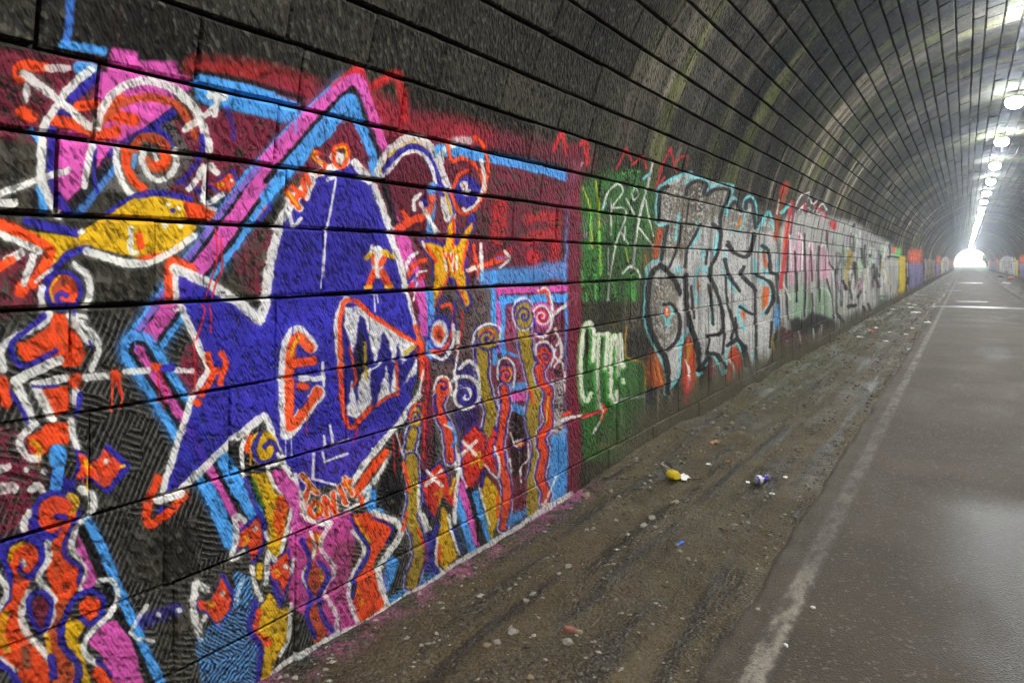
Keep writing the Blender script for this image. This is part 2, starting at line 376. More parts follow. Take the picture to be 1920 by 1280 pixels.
S('B', 40, '870,130 875,300 872,440', op=.9); disc('N', 925, 335, 60, 95); disc('W', 918, 335, 44, 72); disc('O', 915, 335, 27, 42); disc((120, 30, 30), 915, 340, 10, 18); S('O', 18, '930,200 970,190 990,260 970,360 930,420 880,420'); S('N', 14, '1000,170 990,250 1000,310'); S('W', 18, '985,290 985,380 935,460 880,440'); S('R', 10, '1030,220 1025,350 1000,430'); S('W', 22, '1010,330 1010,380'); S('W', 12, '1010,400 990,520')
S('B', 20, '1230,420 1300,445'); S('B', 44, '1280,600 1340,600', op=.8); S('P', 40, '1285,650 1340,650'); S('B', 40, '1290,700 1330,720', op=.8)
worm('V', 52, '1120,390 1130,470 1130,560 1150,640 1180,720 1160,830', 13); disc('N', 1155, 350, 66, 72); disc('V', 1160, 352, 54, 58); spiral('N', 12, 1160, 360, 44, 1.6, 2.6); spiral('O', 9, 1170, 350, 52, .6, 3.4); S('W', 14, '1085,380 1100,320 1160,285 1220,310 1215,380')
spiral('W', 20, 1040, 640, 92, 2.0, 3.8, 1, 1.1); spiral('N', 12, 1050, 650, 62, 1.6, 3.8); S('W', 18, '1010,510 1060,470 1105,520 1110,600'); S('W', 14, '985,520 1000,600 985,640')
worm('O', 40, '925,640 910,700 935,760 965,830 975,960', 12); disc('O', 930, 600, 42, 48); spiral('N', 10, 930, 600, 36, 1.3, 3.0); S('W', 14, '885,620 910,555 960,560 975,640'); S('N', 12, '890,650 905,730')
worm('O', 36, '1240,610 1250,690 1235,790 1220,880 1225,990 1255,1110 1245,1200 1235,1300', 11); disc('N', 1250, 535, 44, 52); disc('O', 1250, 535, 34, 42); spiral('N', 9, 1250, 540, 28, 1.4, 3.0); S('Y', 8, '1260,500 1275,540 1255,580'); S('W', 13, '1205,560 1210,480 1250,455 1290,500 1285,600')
worm('V', 58, '1340,300 1350,430 1385,540 1400,640 1385,720 1385,800 1415,890 1400,1000 1385,1100 1380,1230', 10); disc('W', 1340, 235, 60, 85); disc('N', 1340, 237, 52, 76); disc('V', 1342, 240, 44, 66); spiral('N', 10, 1345, 245, 36, 1.5, 2.8, 1, 1.3); S('O', 12, '1365,600 1385,680')
worm('O', 36, '1440,480 1415,520 1430,580 1465,620 1455,700 1465,780 1425,860 1440,940 1420,1040 1450,1120 1450,1190', 11); disc('N', 1440, 445, 46, 56); disc('O', 1440, 447, 36, 46); spiral('N', 8, 1445, 455, 26, 1.3, 3.0); S('Y', 10, '1460,650 1450,780'); S('W', 14, '1400,440 1400,390 1450,375 1490,430 1470,500')
spiral('P', 14, 1435, 250, 62, 1.9, 3.6, 1, 1.2); spiral('W', 12, 1435, 250, 50, 1.8, 3.6, 1, 1.2); spiral('R', 9, 1432, 250, 36, 1.6, 3.6, 1, 1.2); S('W', 16, '1415,120 1450,105 1480,160 1480,280 1440,350 1400,340'); S('O', 14, '1420,130 1450,120 1470,180'); S('N', 10, '1395,260 1400,320 1440,340')
S('W', 18, '1480,245 1540,200 1612,135', sm=0); S('W', 12, '1560,130 1610,135 1590,195', sm=0); S('R', 12, '1580,120 1615,120', soft=3); S('W', 15, '1500,310 1530,430 1490,500'); S('W', 15, '1520,360 1490,440 1540,500 1550,620', thin=.3)
fish('1030,940 1040,860 1100,790 1150,850 1135,950 1190,800 1205,830 1185,940 1210,1040 1140,1000 1070,1130 1040,1050', (226, 52, 28), 1.12, None, (1068, 905, 34)); S('W', 16, '1015,940 1030,1050 1075,1130'); S('W', 14, '1140,985 1205,1055 1215,980 1195,900'); S('Y', 16, '1120,950 1125,1000'); S('W', 16, '1000,980 1020,1080')
fish('1295,880 1320,870 1340,850 1345,890 1310,905', 'O', 1.4, (1318, 870)); S('W', 9, '1275,830 1300,900'); S('W', 10, '1360,880 1360,960 1320,1010 1330,1120'); S('W', 9, '1265,960 1275,1020'); S('B', 14, '965,780 1000,850 985,900'); S('W', 12, '945,790 985,810')
S('M', 60, '820,420 850,560 860,800 850,990', thin=.38, soft=4); S('O', 24, '800,300 830,420 830,560', op=.9); S('R', 12, '850,450 860,560 850,690 840,960'); S('W', 12, '835,520 815,620'); S('N', 14, '840,260 850,370'); S('U', 20, '800,60 830,160 820,280'); S('P', 36, '820,120 840,220 840,330'); S('W', 11, '810,80 790,170')
worm('V', 44, '790,820 770,920', 12); disc('N', 795, 745, 44, 62); disc('Y', 795, 748, 35, 52); spiral('N', 10, 800, 755, 28, 1.5, 2.8, 1, 1.3); S('O', 12, '765,760 790,690 830,690 840,760'); S('R', 8, '690,840 695,1080', op=.8); S('R', 8, '725,840 715,960', op=.7); S('W', 9, '705,830 740,980 720,1080', op=.8)
# ---- bottom strip
at(440, 860, 2.909)
F((190, 68, 138), '200,70 290,60 420,290 640,290 665,400 620,700 690,925 520,965 300,790 285,480 310,300', soft=4); F((120, 60, 70), '520,480 640,440 690,520 610,650 560,760', op=.6, thin=.4, soft=6)
F('K', '790,90 910,60 905,290 860,300 790,250', thin=.34); S('B', 52, '745,190 755,280 800,300'); F('K', '860,360 910,400 890,560 830,640', thin=.38); S('B', 60, '860,560 830,660 800,720', soft=4, op=.9); S('U', 40, '800,640 810,720', soft=5, op=.8)
S('B', 44, '1215,210 1250,340 1295,490', sm=0); S('P', 42, '1235,130 1280,290 1325,450', sm=0); S('K', 40, '1285,170 1320,300 1355,470', sm=0); S('B', 36, '1315,190 1350,330 1380,430', sm=0); F('M', '1515,90 1590,90 1590,290 1515,300', thin=.36); F('B', '1480,310 1600,260 1600,300 1480,380', soft=4, op=.8); S('B', 60, '990,700 1080,640', soft=8, op=.7); S('B', 50, '840,790 940,720', soft=9, op=.7)
F('O', '650,310 760,298 850,350 855,420 800,500 760,600 790,720 835,800 705,895 650,790 660,680 735,540 742,460 680,380', sm=1); S('Y', 16, '665,330 700,390 740,450', op=.8); S('Y', 20, '665,720 700,800', op=.7, thin=.4); S('W', 26, '648,395 712,500 622,680 632,800 690,930'); S('N', 22, '640,330 690,420 735,490 715,550 652,660 642,745'); S('W', 36, '765,290 890,350 905,420 790,590 795,680 835,800'); S('N', 14, '760,322 850,362 862,405 830,460')
F('T', '400,430 470,400 482,440 440,560 482,640 470,740 492,940 430,1000 400,850 440,760 400,660', sm=1); S('Y', 16, '460,420 465,450'); S('Y', 18, '470,600 480,660', op=.8); S('W', 30, '515,365 470,480 545,600 490,720 555,860 545,960', op=.85); S('N', 26, '372,440 412,560 382,660 420,760 390,840 432,970'); S('N', 28, '460,560 512,640 462,750 472,850 545,965'); S('W', 22, '420,400 440,470 430,540'); S('W', 14, '390,590 370,640 395,700')
for q in ('370,90 450,185', '412,140 362,280', '490,215 505,310', '490,210 552,300', '548,300 540,190', '575,155 605,240', '605,105 640,190', '600,140 635,120'): S('W', 44, q, sm=0)
S('W', 46, '440,240 480,270 440,310 405,280 440,240')
for q in ('370,90 450,185', '412,140 362,280', '490,215 505,310', '490,210 552,300', '548,300 540,190', '575,155 605,240', '605,105 640,190', '600,140 635,120'): S('O', 24, q, sm=0)
S('O', 26, '440,235 478,270 440,318 408,280 440,235'); S('Y', 11, '375,95 440,170'); S('Y', 11, '445,240 470,270 440,305'); S('Y', 10, '610,110 635,180')
S('W', 28, '288,50 360,200 382,310 440,345 525,350'); S('W', 26, '590,295 720,225 732,185'); S('O', 30, '690,210 700,250', op=.9); S('W', 18, '480,365 505,350')
worm('V', 62, '965,0 975,120 985,220 965,320 1000,420 1010,520 985,600 965,680', 12); S('O', 22, '922,20 955,170', op=.9); S('O', 20, '1005,390 1045,490 1040,560'); S('O', 18, '945,300 920,390')
fish('1040,220 1030,110 1130,25 1160,100 1180,205 1215,90 1205,290 1130,190 1090,325', (226, 56, 28), 1.12, None, (1090, 105, 42)); S('W', 18, '1012,150 1010,270 1055,395'); S('W', 14, '1035,300 1070,380'); S('W', 24, '1222,70 1205,230 1200,350'); S('Y', 16, '1175,190 1200,110')
F('Y', '1130,255 1160,300 1170,400 1212,520 1150,605 1110,560 1110,460 1120,340'); S('O', 20, '1118,470 1112,560'); S('N', 26, '1110,360 1075,480 1075,570 1125,650'); S('W', 16, '1108,430 1098,560 1142,625'); S('W', 20, '1165,310 1185,400 1222,515'); S('N', 14, '1195,380 1235,505'); S('N', 40, '1060,420 1050,600', op=.7, soft=5); F((30, 70, 100), '1190,340 1290,480 1240,520', op=.7)
F('Y', '1360,80 1425,150 1452,230 1430,340 1390,430 1370,320 1350,200'); S('W', 14, '1338,140 1350,220 1388,355'); S('N', 12, '1365,70 1345,150'); S('O', 14, '1435,200 1430,320'); S('V', 16, '1385,370 1400,420')
S('W', 34, '-500,1720 -100,1420 140,1240 280,1120 520,970 700,900 850,800 960,735 1120,635 1240,555 1480,410 1700,270 1840,195', thin=.14); S('P', 30, '540,1000 700,935 860,840 1000,770 1300,560 1500,430 1720,300 1850,230', soft=6, op=.75, sm=0); S('B', 36, '-100,1500 150,1290 400,1090 520,1040', soft=6, op=.8)
S('W', 16, '820,790 830,880'); S('W', 15, '960,750 985,850', op=.7); S('W', 13, '1690,250 1760,90'); S('W', 14, '1675,250 1735,250 1720,300')
# ---- left creatures
at(0, 380, 3.048)
disc('N', 358, 500, 112, 118); disc('T', 358, 500, 82, 92); disc('O', 385, 530, 52, 62); S('Y', 16, '300,560 285,490 330,420', op=.7); S('N', 26, '440,585 345,575 322,535 350,515 375,530'); S('W', 42, '240,480 232,540 245,600'); S('W', 42, '420,352 485,410 512,500 485,590')
F('O', '310,630 380,640 410,720 460,790 480,860 450,930 370,940 340,880 200,900 160,920 110,860 100,810 190,770 290,700'); S('T', 60, '350,700 370,800', op=.5, soft=6); S('W', 44, '290,640 235,700 60,785 10,860 25,950'); S('N', 32, '255,650 165,725 70,805 90,895 150,930 325,850'); S('W', 34, '400,650 445,720 505,800'); S('W', 36, '470,690 540,770 560,850 515,955'); S('N', 14, '505,790 520,830'); S('W', 50, '430,655 470,660')
F('O', '220,1070 400,1050 410,1185 330,1225'); S('W', 62, '90,1020 210,960 345,900', op=.9); S('W', 52, '200,1040 395,1000', op=.9); S('W', 58, '100,1030 140,1130 190,1260'); S('W', 58, '210,1060 255,1140 305,1225'); S('N', 24, '50,1070 110,1150 170,1260'); S('N', 18, '190,1050 330,1050', op=.8); S('O', 52, '20,1020 40,1145'); S('O', 46, '435,1000 432,1030'); S('W', 40, '432,1080 430,1140'); S('N', 30, '455,1095 440,1200')
S('W', 42, '485,995 600,990', sm=0); S('W', 42, '712,965 840,955', sm=0); S('W', 38, '990,955 1090,960', op=.85, sm=0); S('O', 46, '655,975 665,1000'); S('O', 11, '640,990 634,1190'); S('O', 11, '670,1010 692,1080 690,1170'); S('R', 11, '655,1020 690,1100', op=.8)
S('O', 36, '1180,865 1200,930 1250,960 1285,920 1262,862'); S('O', 40, '1222,960 1180,1040 1145,1090'); S('O', 34, '1275,940 1250,1030'); S('O', 50, '1125,1140'); S('R', 10, '1100,780 1110,960 1105,1100', op=.8)
for q in ('1232,150 1240,330 1208,440 1180,560', '1262,200 1270,380 1240,450 1215,560', '1150,585 1165,620 1115,780', '1190,580 1200,640 1200,740', '890,930 900,1040 910,1140', '905,940 945,1080 930,1180'): S('R', 10, q)
S('O', 44, '880,935 910,940'); S('N', 44, '930,945 975,945'); S('P', 30, '950,560 1000,590', soft=4)
at(0, 780, 2.561)
F('O', '130,100 240,30 340,30 330,130 250,140 180,200 150,180'); S('Y', 26, '150,120 190,150 180,190', op=.8); S('W', 40, '150,50 92,115 130,190 180,205'); S('W', 36, '340,20 345,90 372,145'); disc('B', 275, 195, 44, 62); S('N', 60, '265,290 330,335', op=.9); S('B', 60, '275,260 265,340', op=.9)
fish('370,170 410,190 440,230 500,155 590,240 500,345 420,280 360,312 382,240', 'O', 1.28, (505, 215)); S('Y', 16, '580,240 595,238'); S('Y', 16, '400,210 420,260')
S('W', 30, '122,255'); S('W', 30, '210,265'); S('W', 64, '-20,350 60,340', op=.8); S('W', 40, '150,350 185,335 205,370', op=.9); S('W', 40, '-30,260 40,240', op=.8)
S('W', 40, '140,460 112,510 118,570'); S('W', 38, '385,345 440,385 442,450 400,500 365,520'); disc('N', 268, 470, 122, 118); disc('O', 270, 472, 94, 92); S('Y', 30, '330,380 365,410 345,470', op=.85); S('N', 28, '270,482 312,490 295,550 225,590 160,560 150,500')
F('O', '300,520 372,500 330,590 312,660 385,720 402,800 330,900 270,900 230,760 240,650 265,590'); S('T', 50, '290,640 280,760', op=.5, soft=6); S('O', 26, '330,510 350,480'); S('N', 22, '362,500 312,620 332,690 392,730 380,805'); S('W', 32, '412,495 362,550 350,640 412,700 422,760 392,830'); F('P', '375,570 420,640 475,770 440,830 400,830 430,740 370,650')
S('K', 46, '400,540 480,740 530,860 560,940 640,1050 745,1290', soft=4, sm=0); S('B', 46, '430,510 500,650 560,800 640,980 700,1120 780,1290', sm=0)
S('N', 36, '-10,600 45,740 62,840 0,960'); S('W', 30, '-10,760 40,840 -10,940'); F('O', '70,740 150,780 130,880 110,980 180,1080 250,1160 245,1290 120,1290 -20,1150 -20,980 60,880'); S('Y', 40, '30,950 10,1050 40,1120', op=.8); S('H', 40, '120,1120 130,1200', op=.6, soft=6); S('N', 32, '20,670 55,600 130,578 202,632 200,705 150,772 98,742'); disc('O', 118, 690, 74, 82); S('Y', 26, '50,690 60,640 110,610', op=.8); S('N', 22, '150,770 100,750 105,710'); S('W', 24, '112,692 125,712'); S('W', 36, '232,610 235,690 188,775 232,840 268,885'); S('N', 24, '200,650 200,700 150,770')
F('T', '270,900 340,870 290,1000 300,1120 370,1220 375,1290 260,1290 230,1150 220,1060'); F('M', '160,880 205,855 250,895 235,980 205,1035 160,975'); S('W', 40, '142,845 108,950 130,1035 210,1130 245,1180'); S('W', 24, '255,870 262,960 222,1045'); S('N', 27, '152,862 200,846 250,892 240,970 210,1040 162,980 142,905 152,862'); S('Y', 24, '230,1060 245,1140', op=.8); S('N', 36, '-10,1180 60,1230 90,1290'); S('W', 22, '10,1160 80,1220'); S('N', 40, '250,1160 260,1250')
F('Y', '340,960 420,1000 380,1060 402,1150 445,1290 380,1290 340,1150 310,1050'); F('O', '380,900 430,865 490,880 485,950 430,990 400,960'); F('P', '500,1000 560,980 640,1080 695,1290 540,1290 500,1150 430,1090'); S('N', 26, '310,1020 332,930 380,862 450,842 502,882 490,960 432,1000 400,972'); S('N', 36, '302,1000 300,1090 380,1200 372,1290'); S('W', 30, '480,792 542,790 572,860 540,945 470,1010 415,1080 412,1140 480,1200 525,1290'); S('N', 30, '480,1180 530,1250', op=.9); S('O', 60, '480,1235 520,1290')
S('W', 22, '712,910 668,975 630,1040 660,1070 742,1080', sm=0); S('N', 60, '690,990 850,925', soft=9, op=.5); S('W', 28, '768,955'); S('W', 28, '860,928')
fish('950,880 1010,890 1062,770 1112,860 1100,930 1050,1010 990,930 960,930', 'O', 1.2, (1070, 850)); S('W', 36, '992,835 950,800 932,850 932,960 965,1065'); S('W', 24, '985,960 950,1040'); S('W', 24, '1130,900 1150,820 1165,780', thin=.3)
F('B', '935,1090 1000,1010 1120,930 1125,740 1200,770 1245,1000 1255,1130 1245,1290 975,1290', hatch=7, op=.9)
S('B', 72, '1005,350 1060,490 1105,600', sm=0); S('P', 42, '1030,290 1080,370 1135,455', sm=0); S('K', 44, '1070,290 1120,380 1170,470', sm=0); S('B', 76, '1080,220 1150,350 1225,470', sm=0); S('K', 40, '1120,130 1130,220', op=.7)
F('Y', '1210,280 1300,270 1320,370 1390,385 1370,520 1340,690 1280,650 1292,560 1268,430', sm=0); F('O', '1330,375 1392,392 1345,610 1310,520', soft=5, op=.9); S('G', 26, '1220,300 1260,430', op=.6, soft=5); S('W', 22, '1290,265 1330,350 1402,400 1382,520 1350,650'); S('W', 20, '1420,280 1434,400 1400,560'); F('P', '1320,250 1434,330 1440,620 1392,620 1405,450 1340,350'); S('O', 36, '1192,100 1190,160'); disc('Y', 1265, 155, 72, 82); S('N', 26, '1245,85 1215,150 1240,215 1300,215 1325,160 1300,120 1270,145'); S('W', 22, '1200,60 1160,140 1162,250 1190,330 1215,420'); S('N', 22, '1180,300 1210,390 1270,520', op=.9); S('W', 18, '1330,180 1340,220 1290,245')
fish('1140,560 1170,540 1242,478 1262,600 1212,695 1182,610 1140,640', 'O', 1.25, (1225, 540)); S('W', 30, '1172,500 1130,480 1132,580 1112,680 1165,650'); S('W', 24, '1275,560 1285,590')
fish('1290,720 1322,700 1382,650 1392,760 1350,885 1312,790', 'O', 1.22, (1370, 720)); S('W', 28, '1285,655 1280,780 1275,800'); S('W', 26, '1290,660 1325,690'); S('W', 24, '1415,690 1400,740'); S('W', 24, '1210,720 1225,810 1250,880'); S('Y', 30, '1245,720 1245,770')
F('Y', '1235,960 1290,845 1330,890 1385,920 1380,1090 1342,1150 1280,1290 1250,1290 1262,1130'); S('V', 30, '1320,960 1310,1080', op=.5, soft=6); S('O', 42, '1235,940 1220,1040 1290,1085'); S('N', 30, '1225,890 1200,1020 1255,1110 1245,1290'); S('N', 44, '1320,800 1350,900', op=.8); S('W', 22, '1400,900 1390,1060 1350,1150', thin=.2)
# ---- off-frame continuation to the left (only seen if one steps sideways)
at(0, 0, 1)
for k, (x, y) in enumerate(((-70, 430), (-150, 250), (-190, 820), (-330, 500), (-400, 900), (-110, 1120), (-260, 1150), (-430, 250))):
    c = 'OYBPONYP'[k]
    worm(c, 46, [(x, y), (x - 30, y + 80), (x + 10, y + 160), (x - 20, y + 240)], 12); spiral('N', 9, x, y, 30, 1.6, .5 * k); S('W', 14, [(x - 60, y - 40), (x - 90, y + 60), (x - 50, y + 160)])
# ---- green stretch with tags
at(1060, 240, 4)
F('G', '110,440 300,330 520,300 640,420 700,520 705,900 620,1000 560,1290 90,1290 90,700', thin=.36, soft=9); F((70, 60, 30), '590,900 700,700 720,1000 600,1080', thin=.4, op=.7); S('T', 50, '715,760 690,930 680,960', soft=7, op=.9); S((150, 110, 30), 50, '600,960 610,1040', soft=9, op=.7); S((120, 116, 100), 60, '130,720 380,690', soft=14, op=.45)
for q, w in (('130,440 185,590 200,900', 15), ('232,400 250,600 262,1100', 13), ('450,900 470,1000', 12), ('100,500 95,700', 12)): S((196, 190, 40), w, q, op=.8)
for q, w in (('190,620 180,900', 26), ('250,780 262,1080', 20), ('120,1080 150,1290', 24), ('220,1100 230,1290', 20), ('350,1150 380,1290', 26), ('510,1090 515,1290', 30), ('540,330 430,340', 26)): S('L', w, q, thin=.42, soft=4, op=.8)
S('C', 20, '275,610 300,560', op=.7); S('W', 16, '280,600 320,480 395,420 432,480 352,592 432,600 452,672 385,850 335,1090 320,1290'); S('W', 13, '340,530 345,800'); S('W', 13, '455,530 525,665'); S('W', 12, '520,440 500,490 512,540 548,500 520,440'); S('W', 20, '652,260 605,470 560,650 520,900 512,1025'); S('W', 14, '600,540 630,680 662,810'); S('W', 14, '545,740 600,810 665,890'); S('C', 16, '580,385 630,340'); S('W', 13, '410,770 480,885'); S('W', 12, '320,900 318,1100'); S('W', 20, '430,1090 480,1040 532,1060 570,1125'); S('W', 12, '450,740 440,840')
for q in ('-20,110 60,205 140,90 155,290', '380,310 460,150 492,245', '500,275 580,212 602,305', '670,470 720,300 788,150 832,335', '700,330 790,150', '815,275 870,215 912,212 905,290', '690,450 740,370'): S('R', 13, q, sm=0, op=.85)
at(1060, 520, 3.764)
F('G', '100,560 430,560 560,630 566,1000 562,1300 140,1300 110,900', thin=.30, soft=7); F('K', '440,370 540,380 600,470 600,580 440,570', op=.65, soft=6, thin=.3); S((150, 136, 40), 40, '250,1180 540,1200', soft=12, op=.5); S((110, 130, 90), 60, '370,950 400,1040', soft=12, op=.6)
S('V', 14, '432,350 420,450 425,565 540,595 562,640 558,1240', sm=0); S('M', 100, '60,-900 60,300 55,800 70,1330', soft=5, sm=0, op=.92)
for g in (0, 1):
    for q in ('195,590 195,380 162,320 130,370 112,560 118,780 152,872 188,820', '215,405 300,395', '235,400 228,640 245,920', '297,400 285,640', '318,840 318,600 335,420 365,450 370,690', '318,840 352,885 358,800', '388,400 402,625', '402,720 405,735'):
        if g == 0: S('L', 44, [(float(a.split(',')[0]) - 8, float(a.split(',')[1]) + 10) for a in q.split()], op=.7, soft=4, thin=.25)
        else: S((232, 224, 208), 28, q)
S('S', 18, '360,865 450,850 560,840', op=.7); S('W', 26, '-20,1010 60,985 180,970'); S('R', 26, '130,980 280,938', sm=0); S('W', 18, '200,1100 270,960 250,890'); S('O', 16, '262,890 292,930 255,1010', sm=0); S('O', 22, '-10,970 40,950')
# ---- grey letters outlined in cyan
def chain(c, w, *qs, **k):
    for q in qs: S(c, w, q, **k)
at(1125, 281, 2.728)
F((40, 36, 26), '180,900 260,960 330,1100 330,1230 225,1220 215,1080 130,1040', op=.6, soft=6)
F((176, 78, 34), '258,1000 300,1055 328,1150 332,1215 240,1210 235,1080', soft=4); chain((214, 150, 40), 7, '262,1060 290,1180', '285,1060 312,1190', op=.7)
F('A', '245,660 240,600 305,560 345,385 295,375 290,210 380,140 460,115 540,150 650,175 680,195 665,240 690,245 715,300 750,245 795,280 800,410 850,330 885,400 905,480 932,650 932,860 902,880 880,1040 840,1130 790,1180 730,1200 740,1100 720,1000 690,990 650,1090 640,1140 600,1060 550,1050 510,1140 490,1040 455,930 420,990 400,1160 335,1250 335,1150 265,990 230,880', soft=3)
F((112, 102, 86), '305,200 450,140 640,190 620,330 500,420 420,560 330,560 345,400 300,370', thin=.36, soft=7, op=.85); F((84, 76, 64), '450,190 540,170 530,330 450,300', thin=.40, soft=6); F((112, 102, 86), '255,660 400,650 410,900 340,1020 260,930', thin=.36, soft=7, op=.85); F((205, 203, 198), '560,700 900,500 920,900 700,1050 560,1000', thin=.50, soft=7, op=.6); F((96, 88, 74), '600,240 900,300 890,420 640,420', thin=.44, soft=7, op=.6)
for q in ('690,402 738,322 732,398', '822,512 842,498 858,590 842,615', '828,700 868,698 866,785 830,825', '488,690 506,635 507,730', '325,825 346,792 368,830 346,858', '716,832 736,815 748,885', '372,655 398,625 393,680', '636,580 648,575 648,645'):
    F((222, 92, 40), q, soft=2)
S('W', 12, '345,815 348,835', op=.9); S('V', 14, '835,735 838,790', op=.7); S('Y', 12, '712,380 722,360', op=.7)
F((196, 70, 38), '422,1020 455,945 487,1030 494,1160 472,1230 428,1240', soft=4); F((196, 70, 38), '648,1190 655,1040 690,998 722,1050 728,1180 690,1200', soft=4); S('V', 22, '455,1000 450,1060', soft=6, op=.8); chain('W', 13, '438,1075 458,1140 448,1215', '662,1075 685,1120 682,1180', '455,1110 462,1180', thin=.25); S('R', 26, '450,1180 440,1290', soft=8, op=.7); S('M', 26, '560,1090 570,1150', soft=7, op=.6); S('M', 30, '780,1210 785,1290', soft=8, op=.6)
chain('C', 13, '246,665 240,605 272,570 305,562 320,480 346,385 296,376 291,212 330,172 380,142 430,122 462,116', '440,168 470,140 540,150 556,182', '535,216 580,182 650,176 682,192 664,242', '645,332 655,272 682,242 716,302', '735,282 746,246 772,240 796,282 802,410 850,332 866,322 886,400', '246,660 232,750 230,880 265,990 310,1060 334,1150 335,1250', '336,1250 400,1160 410,1060 405,960', '405,330 386,465', '490,370 506,420 465,500', '606,420 580,552', '530,510 525,552', '645,530 635,622 655,662 690,732', '372,642 402,604 400,690', '500,782 490,682 505,612 540,602 546,632', '576,770 570,890', '350,902 320,830 345,784 372,830 352,872', '668,410 716,410 746,312', '820,522 835,484 862,560 860,635 830,602', '800,650 832,680 872,690 870,790 830,842', '740,920 705,852 715,795 748,812', '410,1042 420,982 455,920 492,1010 500,1142 522,1140', '540,1102 550,1050 590,1060 626,1146', '640,1142 660,1000 700,985 732,1060 740,1192', '740,1182 792,1190 790,1030', '824,1112 850,1142 892,1090', '905,560 925,690', '800,640 790,560')
chain('K', 19, '302,365 306,222 346,187', '442,228 450,190 490,162 540,176 530,222', '546,232 580,206 650,201 660,232 622,330 616,400', '660,300 690,266 720,312', '742,300 752,262 782,282 796,400', '348,392 328,480 316,560', '650,490 700,532 760,542 790,430', '640,562 662,650 712,722', '740,600 722,640 780,700 792,722', '830,492 862,520 872,620 912,642 926,702', '800,642 872,680 888,760 852,832', '550,1040 602,1050 642,1112', '652,1002 700,972 732,1010 742,1102', '500,1122 552,1062', '332,792 372,790 406,850 406,932 380,990 346,1022', '580,382 620,422 602,520 562,620 592,722 626,830 622,930 552,952')
chain('K', 27, '312,592 272,620 252,700 246,870 282,980 332,1062 346,1160 350,1242', '312,590 362,640 396,690 412,735', '440,642 446,800 462,900 496,1000 506,1122')
chain('K', 13, '432,600 442,520 472,460 502,400 512,380', '418,385 400,480 352,602', '556,690 572,800 576,890', '642,650 646,760 682,900 672,962', '792,722 796,1000 802,1152', '746,1002 762,1102 792,1182', '840,1112 872,1122', '712,802 762,832 792,842', '546,520 540,582', '655,470 680,510', '690,860 700,960', '560,960 545,1040', '640,940 630,1040', '905,640 915,860', '880,880 870,1010', '470,700 480,860')
S('B', 22, '905,800 900,900', op=.7, soft=4); S('V', 10, '880,960 888,1020', op=.7); S('N', 22, '240,1240 240,1330', soft=7, op=.4)
for k in range(26):                                   # dirty runs over the letters
    xx = rnd.uniform(250, 920); yy = rnd.uniform(180, 900); S((58, 52, 42), rnd.uniform(4, 12), [(xx, yy), (xx + rnd.uniform(-4, 4), yy + rnd.uniform(60, 240))], soft=4, op=.35, thin=.3)
# ---- white and pink piece, then the long run of overpainted tags
at(1440, 340, 4.267)
F('S', '150,300 200,230 330,180 560,300 700,330 850,430 960,490 1050,560 1060,600 1050,900 960,1010 850,1110 640,1230 500,1290 100,1290 90,420', thin=.16, soft=6)
F((70, 62, 62), '230,90 330,70 480,180 560,290 330,260 180,250', thin=.42, soft=7); chain('W', 14, '220,200 260,120 330,90', '330,110 360,180 400,150', '250,230 300,180', '390,240 430,180 470,230', thin=.25); chain('R', 15, '290,180 300,240', '380,200 470,280', thin=.3)
for x, y0, y1, c in ((190, 500, 800, 'I'), (250, 420, 700, 'I'), (310, 620, 800, 'I'), (350, 500, 780, 'I'), (430, 520, 760, 'I'), (475, 600, 780, 'I'), (210, 900, 1090, 'E'), (260, 860, 1080, 'E'), (320, 930, 1080, 'E'), (400, 900, 1050, 'E'), (440, 860, 1040, 'E'), (495, 880, 1080, 'E')):
    S(c, 46, [(x, y0), (x + 6, (y0 + y1) / 2), (x, y1)], soft=5, op=.9)
chain('K', 13, '160,480 150,800 160,1100', '215,560 225,720 230,960', '290,420 300,760 290,1080', '345,560 355,800', '350,900 360,1100', '410,520 405,700 415,960', '470,420 480,620 520,700', '470,780 500,900 530,1090', '545,700 540,900 560,1090')
chain('W', 14, '175,430 180,700', '245,410 275,480 270,700', '330,520 350,480 370,620', '430,520 460,500 480,640', '460,860 500,920 520,1060', '510,700 530,800 540,1000 550,1130 620,1250', '130,820 180,940')
F('K', '170,1110 230,1080 280,1120 350,1050 420,1070 520,1100 540,1180 430,1200 300,1230 180,1200', op=.9, soft=4); F((70, 30, 34), '100,1160 300,1220 520,1180 620,1230 520,1300 90,1300', thin=.3); chain('W', 14, '250,1200 260,1290', '360,1180 370,1280', '410,1180 405,1290', '430,1150 420,1290', thin=.2); S('M', 40, '560,1230 600,1180', op=.8)
S('T', 40, '150,20 110,150 70,300 60,450', soft=9, op=.75); S('R', 30, '110,90 140,30', soft=8, op=.6); S('R', 28, '190,170 165,330 140,560 120,700 105,850'); S('M', 18, '210,180 180,420'); S('O', 14, '145,330 125,560'); S('W', 14, '90,150 70,260'); S('C', 26, '110,250 170,190'); S('R', 36, '515,330 530,370', soft=4); S('I', 24, '440,250 440,320', op=.7); S('M', 18, '470,400 465,470'); chain('C', 12, '0,240 30,290 45,400'); S('B', 30, '60,1090 90,1050', op=.8)
r2 = random.Random(5)
for k in range(150):
    x = r2.uniform(540, 1045); f0 = (x - 540) / 505
    y0 = r2.uniform(330 + 190 * f0, 900); ln = r2.uniform(60, 260) * (1 - .5 * f0)
    c = r2.choice(['W', 'W', 'W', 'S', 'K', 'K', 'A', 'E', 'I', 'H', 'V', (120, 150, 140), (200, 196, 150), (150, 130, 160)])
    y1 = min(y0 + ln, 1180 - 240 * f0)
    if y1 > y0: S(c, r2.uniform(8, 22), [(x, y0), (x + r2.uniform(-14, 14), (y0 + y1) / 2), (x + r2.uniform(-10, 10), y1)], soft=3, op=.8)
